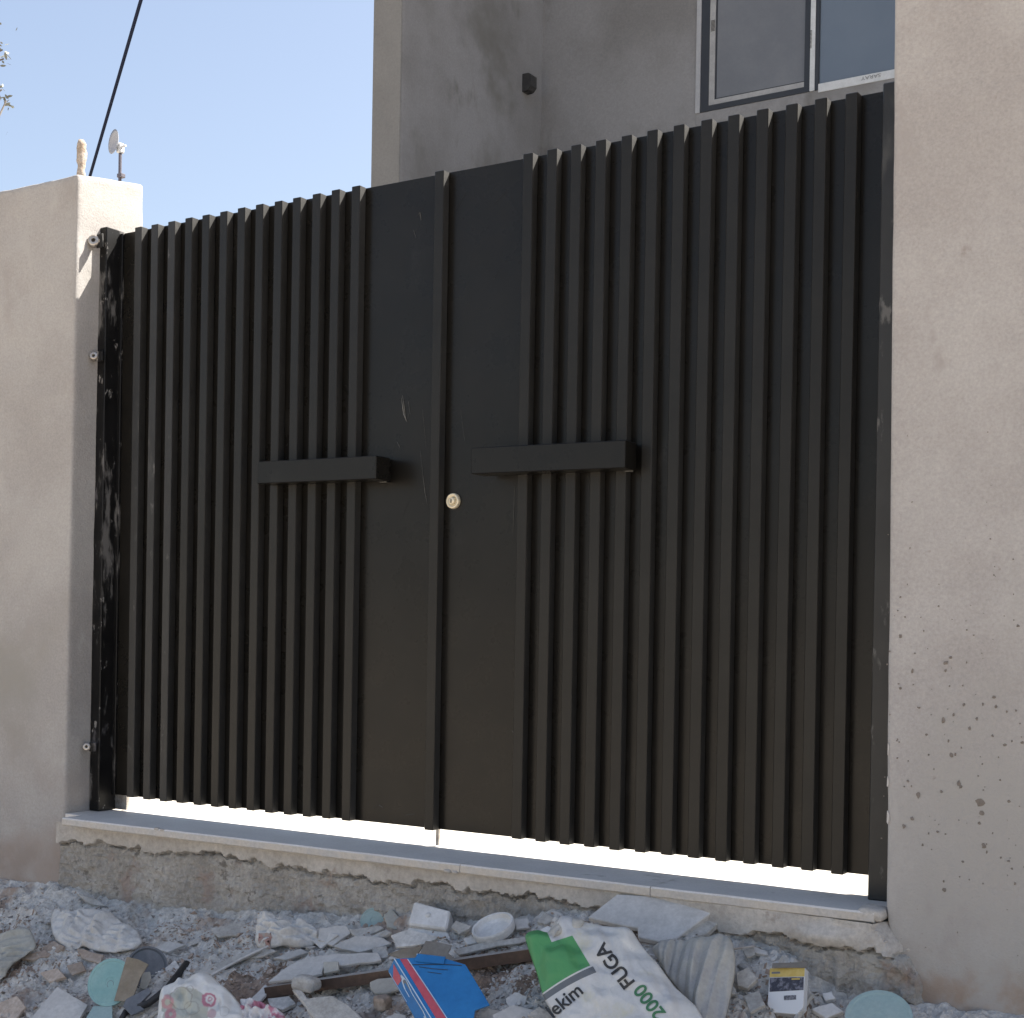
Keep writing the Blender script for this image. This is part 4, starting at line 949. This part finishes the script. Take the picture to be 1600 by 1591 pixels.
put('concrete_lump', (np.array(v) + cc, f), M['conc'], 'rounded concrete lump sitting on the flat concrete piece', 'concrete', smooth=True)
dp = Plane(600, 1556, (.1, -.5, .86), .045)
put('curved_shard', plate(dp, [(577, 1533), (590, 1528), (612, 1526), (626, 1530), (626, 1543), (604, 1551), (586, 1551), (578, 1543)], .012, .003, 0, 1.0), M['tile_beige'], 'pale curved shard beside the left edge of the blue box', 'shard')
put('stone', (lambda r: (np.array(r[0]) + hit(598, 1568, .03), r[1]))(rough_box(-.025, .025, -.022, .022, -.022, .022, .01, .01, .010, 30, 57)), M['chip_brown'], 'brown angular stone under the pale curved shard', 'stone', smooth=False)
SH = [
 ([(500, 1450), (540, 1446), (548, 1458), (520, 1478), (496, 1468)], 'grey tile shard right of the crumpled grey bag'),
 ([(545, 1452), (588, 1446), (600, 1450), (560, 1466)], 'narrow grey shard below the small teal lid'),
 ([(520, 1478), (556, 1462), (600, 1466), (612, 1474), (560, 1488)], 'broad dusty shard above the long board'),
 ([(610, 1462), (640, 1452), (690, 1464), (668, 1474), (618, 1480)], 'dusty shard under the white tub'),
 ([(582, 1480), (604, 1478), (606, 1494), (584, 1500)], 'small square pale shard left of the cardboard flaps'),
 ([(704, 1448), (712, 1438), (736, 1447), (716, 1460)], 'pale triangular shard between the tub and the bucket lid'),
 ([(803, 1436), (824, 1434), (828, 1450), (806, 1452)], 'square pale shard right of the bucket lid'),
 ([(838, 1440), (850, 1424), (866, 1434), (852, 1444)], 'light shard just above the grout sack'),
 ([(708, 1484), (770, 1470), (830, 1462), (824, 1470), (760, 1482), (716, 1492)], 'long dusty shard on top of the plank'),
 ([(360, 1500), (412, 1478), (432, 1486), (400, 1496)], 'thin grey shard above the floral bag'),
 ([(300, 1520), (372, 1490), (410, 1484), (330, 1522)], 'long slender stick of grey shard pointing at the floral bag'),
 ([(318, 1490), (330, 1488), (332, 1518), (324, 1520)], 'upright narrow shard above the floral bag'),
 ([(258, 1512), (272, 1500), (282, 1512), (266, 1528)], 'small grey shard beside the black rubber strip'),
 ([(384, 1572), (414, 1538), (422, 1545), (398, 1572)], 'grey shard leaning on the left end of the plank'),
 ([(418, 1560), (452, 1556), (462, 1568), (440, 1578), (422, 1572)], 'rounded grey shard under the left end of the plank'),
 ([(30, 1496), (70, 1484), (82, 1492), (48, 1500)], 'flat pinkish shard right of the cloth'),
 ([(120, 1482), (162, 1492), (156, 1506), (126, 1496)], 'flat pinkish shard above the upright teal lid'),
 ([(1160, 1484), (1176, 1474), (1180, 1492), (1166, 1496)], 'whitish shard right of the plastic sheet'),
 ([(1172, 1476), (1198, 1486), (1200, 1492), (1178, 1488)], 'thin white shard between the plastic sheet and the carton'),
 ([(770, 1585), (800, 1570), (840, 1580), (850, 1600), (780, 1605)], 'big grey stone shard between the blue box and the sack'),
 ([(790, 1560), (804, 1550), (824, 1556), (818, 1572), (796, 1574)], 'dark grey angular shard left of the grout sack'),
 ([(640, 1590), (655, 1578), (670, 1592), (650, 1604)], 'dull grey shard below the blue box'),
 ([(600, 1592), (616, 1583), (634, 1586), (632, 1604), (606, 1608)], 'rounded pale shard at the bottom left of the blue box'),
 ([(240, 1480), (262, 1470), (290, 1476), (262, 1488)], 'dusty shard below the half-buried grey bag'),
 ([(330, 1450), (380, 1440), (396, 1448), (390, 1460), (340, 1464)], 'broad dusty grey slab end left of the crumpled grey bag'),
]
for k, (pp, lab) in enumerate(SH):
    cxp = sum(p[0] for p in pp) / len(pp); lowp = max(p[1] for p in pp)
    n = (random.uniform(-.15, .3), random.uniform(-.7, -.45), .8)
    put('tile_shard', plate(Plane(cxp, lowp, n, .022), ragged(pp, 2.0), random.uniform(.008, .016), .0015), random.choice([M['tile_grey'], M['chip'], M['tile_grey'], M['conc']]) if 'pink' not in lab else M['chip_brown'], lab, 'shard')

SC2 = [
 ([(118, 1395), (150, 1404), (168, 1416), (140, 1412)], 'thin crust flake by the dark crack under the left pillar', 'conc'),
 ([(206, 1500), (252, 1488), (262, 1496), (232, 1506)], 'grey flake behind the dark grey lid', 'tile_grey'),
 ([(426, 1496), (470, 1482), (482, 1488), (444, 1500)], 'grey flake below the crumpled grey bag', 'tile_grey'),
 ([(486, 1470), (516, 1456), (528, 1460), (500, 1482)], 'grey flake touching the crumpled grey bag', 'tile_grey'),
 ([(556, 1474), (604, 1452), (612, 1456), (570, 1480)], 'narrow grey sliver left of the white tub', 'conc'),
 ([(600, 1428), (612, 1420), (626, 1436), (620, 1452), (604, 1448)], 'beige crumpled scrap between the small teal lid and the white tub', 'cloth'),
 ([(724, 1466), (768, 1458), (800, 1462), (776, 1470), (730, 1476)], 'pale flake below the bucket lid', 'tile_grey'),
 ([(836, 1456), (856, 1446), (868, 1452), (850, 1462)], 'small pale flake behind the neck of the grout sack', 'bag_white'),
 ([(745, 1590), (760, 1574), (792, 1582), (786, 1600)], 'grey lump beside the lower corner of the blue box', 'conc'),
 ([(824, 1586), (842, 1572), (870, 1590), (858, 1608)], 'pale lump at the lower left edge of the grout sack', 'conc'),
 ([(1150, 1520), (1170, 1510), (1184, 1528), (1168, 1544), (1152, 1540)], 'grey lump between the plastic sheet and the carton', 'conc'),
 ([(1160, 1556), (1186, 1548), (1196, 1570), (1172, 1582)], 'grey lump left of the carton foot', 'conc'),
 ([(1268, 1576), (1300, 1566), (1318, 1580), (1290, 1592)], 'pale flake between the carton and the pale teal lid', 'bag_white'),
 ([(1284, 1552), (1300, 1548), (1306, 1560), (1290, 1564)], 'small whitish flake above the pale teal lid', 'bag_white'),
 ([(0, 1566), (26, 1556), (40, 1574), (20, 1596), (-6, 1592)], 'brown earth clod in the lower left corner', 'chip_brown'),
 ([(62, 1520), (90, 1512), (102, 1526), (76, 1534)], 'pinkish flake left of the upright teal lid', 'chip_brown'),
 ([(104, 1508), (128, 1502), (134, 1516), (112, 1524)], 'second pinkish flake left of the upright teal lid', 'chip_brown'),
 ([(60, 1482), (84, 1470), (100, 1478), (90, 1488), (66, 1492)], 'flat earthy flake above the pinkish ones', 'chip_brown'),
]
for pp, lab, mk in SC2:
    cxp = sum(p[0] for p in pp) / len(pp); lowp = max(p[1] for p in pp)
    put('flake', plate(Plane(cxp, lowp, (random.uniform(-.15, .3), random.uniform(-.75, -.5), .75), .02), ragged(pp, 1.6), random.uniform(.007, .02), .002), M[mk], lab, 'flake')
for (a, b, r, lab, mk) in (((232, 1592), (300, 1548), .006, 'thin pale stick left of the floral bag', 'tile_beige'), ((330, 1524), (420, 1478), .005, 'thin grey stick above the floral bag', 'tile_grey'),
                           ((1240, 1600), (1268, 1556), .010, 'pale stick leaning right of the carton', 'tile_beige'), ((1062, 1500), (1180, 1478), .004, 'thin wire-like stick by the plastic sheet', 'wood_top')):
    put('stick', tube([hit(*a, .035), (hit(*a, .035) + hit(*b, .04)) / 2 + np.array([0, 0, .004]), hit(*b, .04)], [r, r * .9, r * .8], 6), M[mk], lab, 'stick')
# ------------------------------------------------------------------ loose stones, one object each, and grit
protos = []
for k in range(14):
    bm = bmesh.new()
    for _ in range(11):
        p = Vector((random.gauss(0, 1), random.gauss(0, 1), random.gauss(0, 1))).normalized() * random.uniform(.7, 1.0)
        bm.verts.new((p.x, p.y * random.uniform(.7, 1), p.z * (.22 if k % 3 else .65)))
    r = bmesh.ops.convex_hull(bm, input=bm.verts[:])
    bmesh.ops.delete(bm, geom=[v for v in bm.verts if not v.link_faces], context='VERTS')
    protos.append(from_bm(bm))
pm = [[mesh_of('rubble_stone', v, f, m) for v, f in protos] for m in (M['chip'], M['chip_brown'])]
cnt = 0
while cnt < 290:
    px, py = random.uniform(-10, 1460), random.uniform(1395, 1600)
    p = hit(px, py)
    if p[1] > -.215: continue
    s_ = min(.034, random.lognormvariate(math.log(.0100), .45))
    brown = float(earth_at(p[0], p[1])) + random.gauss(0, .15) > .55
    o = bpy.data.objects.new('rubble_stone', random.choice(pm[1 if brown else 0])); COL.objects.link(o)
    o.location = (p[0], p[1], float(gz(p[0], p[1])) + s_ * .25); o.scale = (s_ * random.uniform(.8, 1.5), s_ * random.uniform(.7, 1.1), s_ * random.uniform(.6, 1))
    o.rotation_euler = (random.uniform(-.5, .5), random.uniform(-.5, .5), random.uniform(0, 6.28))
    LM = (('the cloth scrap', 20, 1490), ('the half-buried dusty bag', 150, 1455), ('the upright teal lid', 165, 1540), ('the floral bag', 315, 1565), ('the crumpled grey bag', 450, 1455),
          ('the flat concrete piece', 510, 1575), ('the long dusty board', 520, 1500), ('the white tub', 670, 1435), ('the blue box', 690, 1550), ('the bucket lid', 772, 1446),
          ('the green end of the grout sack', 830, 1500), ('the foot of the grout sack', 960, 1590), ('the large stone slab', 1050, 1435), ('the plastic sheet', 1100, 1530), ('the small carton', 1228, 1550), ('the pale teal lid', 1376, 1590), ('the small teal lid', 584, 1428), ('the square tile', 90, 1575))
    near = min(LM, key=lambda q: (q[1] - px) ** 2 + (q[2] - py) ** 2)[0]
    hue = 'brownish' if brown else 'grey'; big = 'thumb-sized' if s_ > .018 else ('small' if s_ > .010 else 'tiny')
    tag(o, f'{big} {hue} loose stone in the debris near {near}', 'stone', f'{big} {hue} loose stones near {near}'); cnt += 1
n = 24000
X = rng.uniform(-2.9, 2.0, n); Y = -.2 - np.abs(rng.triangular(0, .15, .95, n)); S_ = np.minimum(.020, np.exp(rng.normal(math.log(.0044), .55, n)))
Zz = gz(X, Y) + S_ * .2
M['grit_brown'] = mat('earthy_grit', (.30, .235, .19), (.44, .36, .305), 22, .95, (90, .35), (90, .4, .003), spec=.15)
M['grit_pale'] = mat('pale_plaster_grit', (.52, .51, .49), (.64, .63, .61), 22, .95, (90, .25), (90, .4, .003), spec=.15)
M['grit_dark'] = mat('dark_grit', (.16, .15, .14), (.25, .235, .22), 22, .95, (90, .35), (90, .4, .003), spec=.15)
PV = [np.array(v) for v, f in protos]; PF = [f for v, f in protos]
bf = fbm(X, Y, 0, 1.7, 3, 91); cls = np.where(bf + rng.normal(0, .05, n) > .07, 1, 0)
earth = earth_at(X, Y)
cls = np.where(rng.random(n) < earth * .8, 1, cls)
u = rng.random(n); cls = np.where((cls == 0) & (u < .16), 2, cls); cls = np.where(u > .93, 3, cls)
for ci, (nm, lab) in enumerate((('chip_mix', 'fine grey rubble grit covering the debris heap'), ('grit_brown', 'earthy brown crumbs in patches of the debris heap'), ('grit_pale', 'pale plaster crumbs scattered over the debris heap'), ('grit_dark', 'dark grit scattered over the debris heap'))):
    Vs, Fs, base = [], [], 0
    for i in np.nonzero(cls == ci)[0]:
        k = i % len(PV); e = Euler((rng.uniform(-.8, .8), rng.uniform(-.8, .8), rng.uniform(0, 6.28))).to_matrix()
        v = (PV[k] * np.array([1.25, .9, .8]) * S_[i]) @ np.array(e).T + np.array([X[i], Y[i], Zz[i]])
        Vs.append(v); Fs += [[a + base for a in q] for q in PF[k]]; base += len(v)
    gr = obj('rubble_grit', (np.vstack(Vs), Fs), M[nm]); gr['kind'] = 'stuff'; gr['label'] = lab
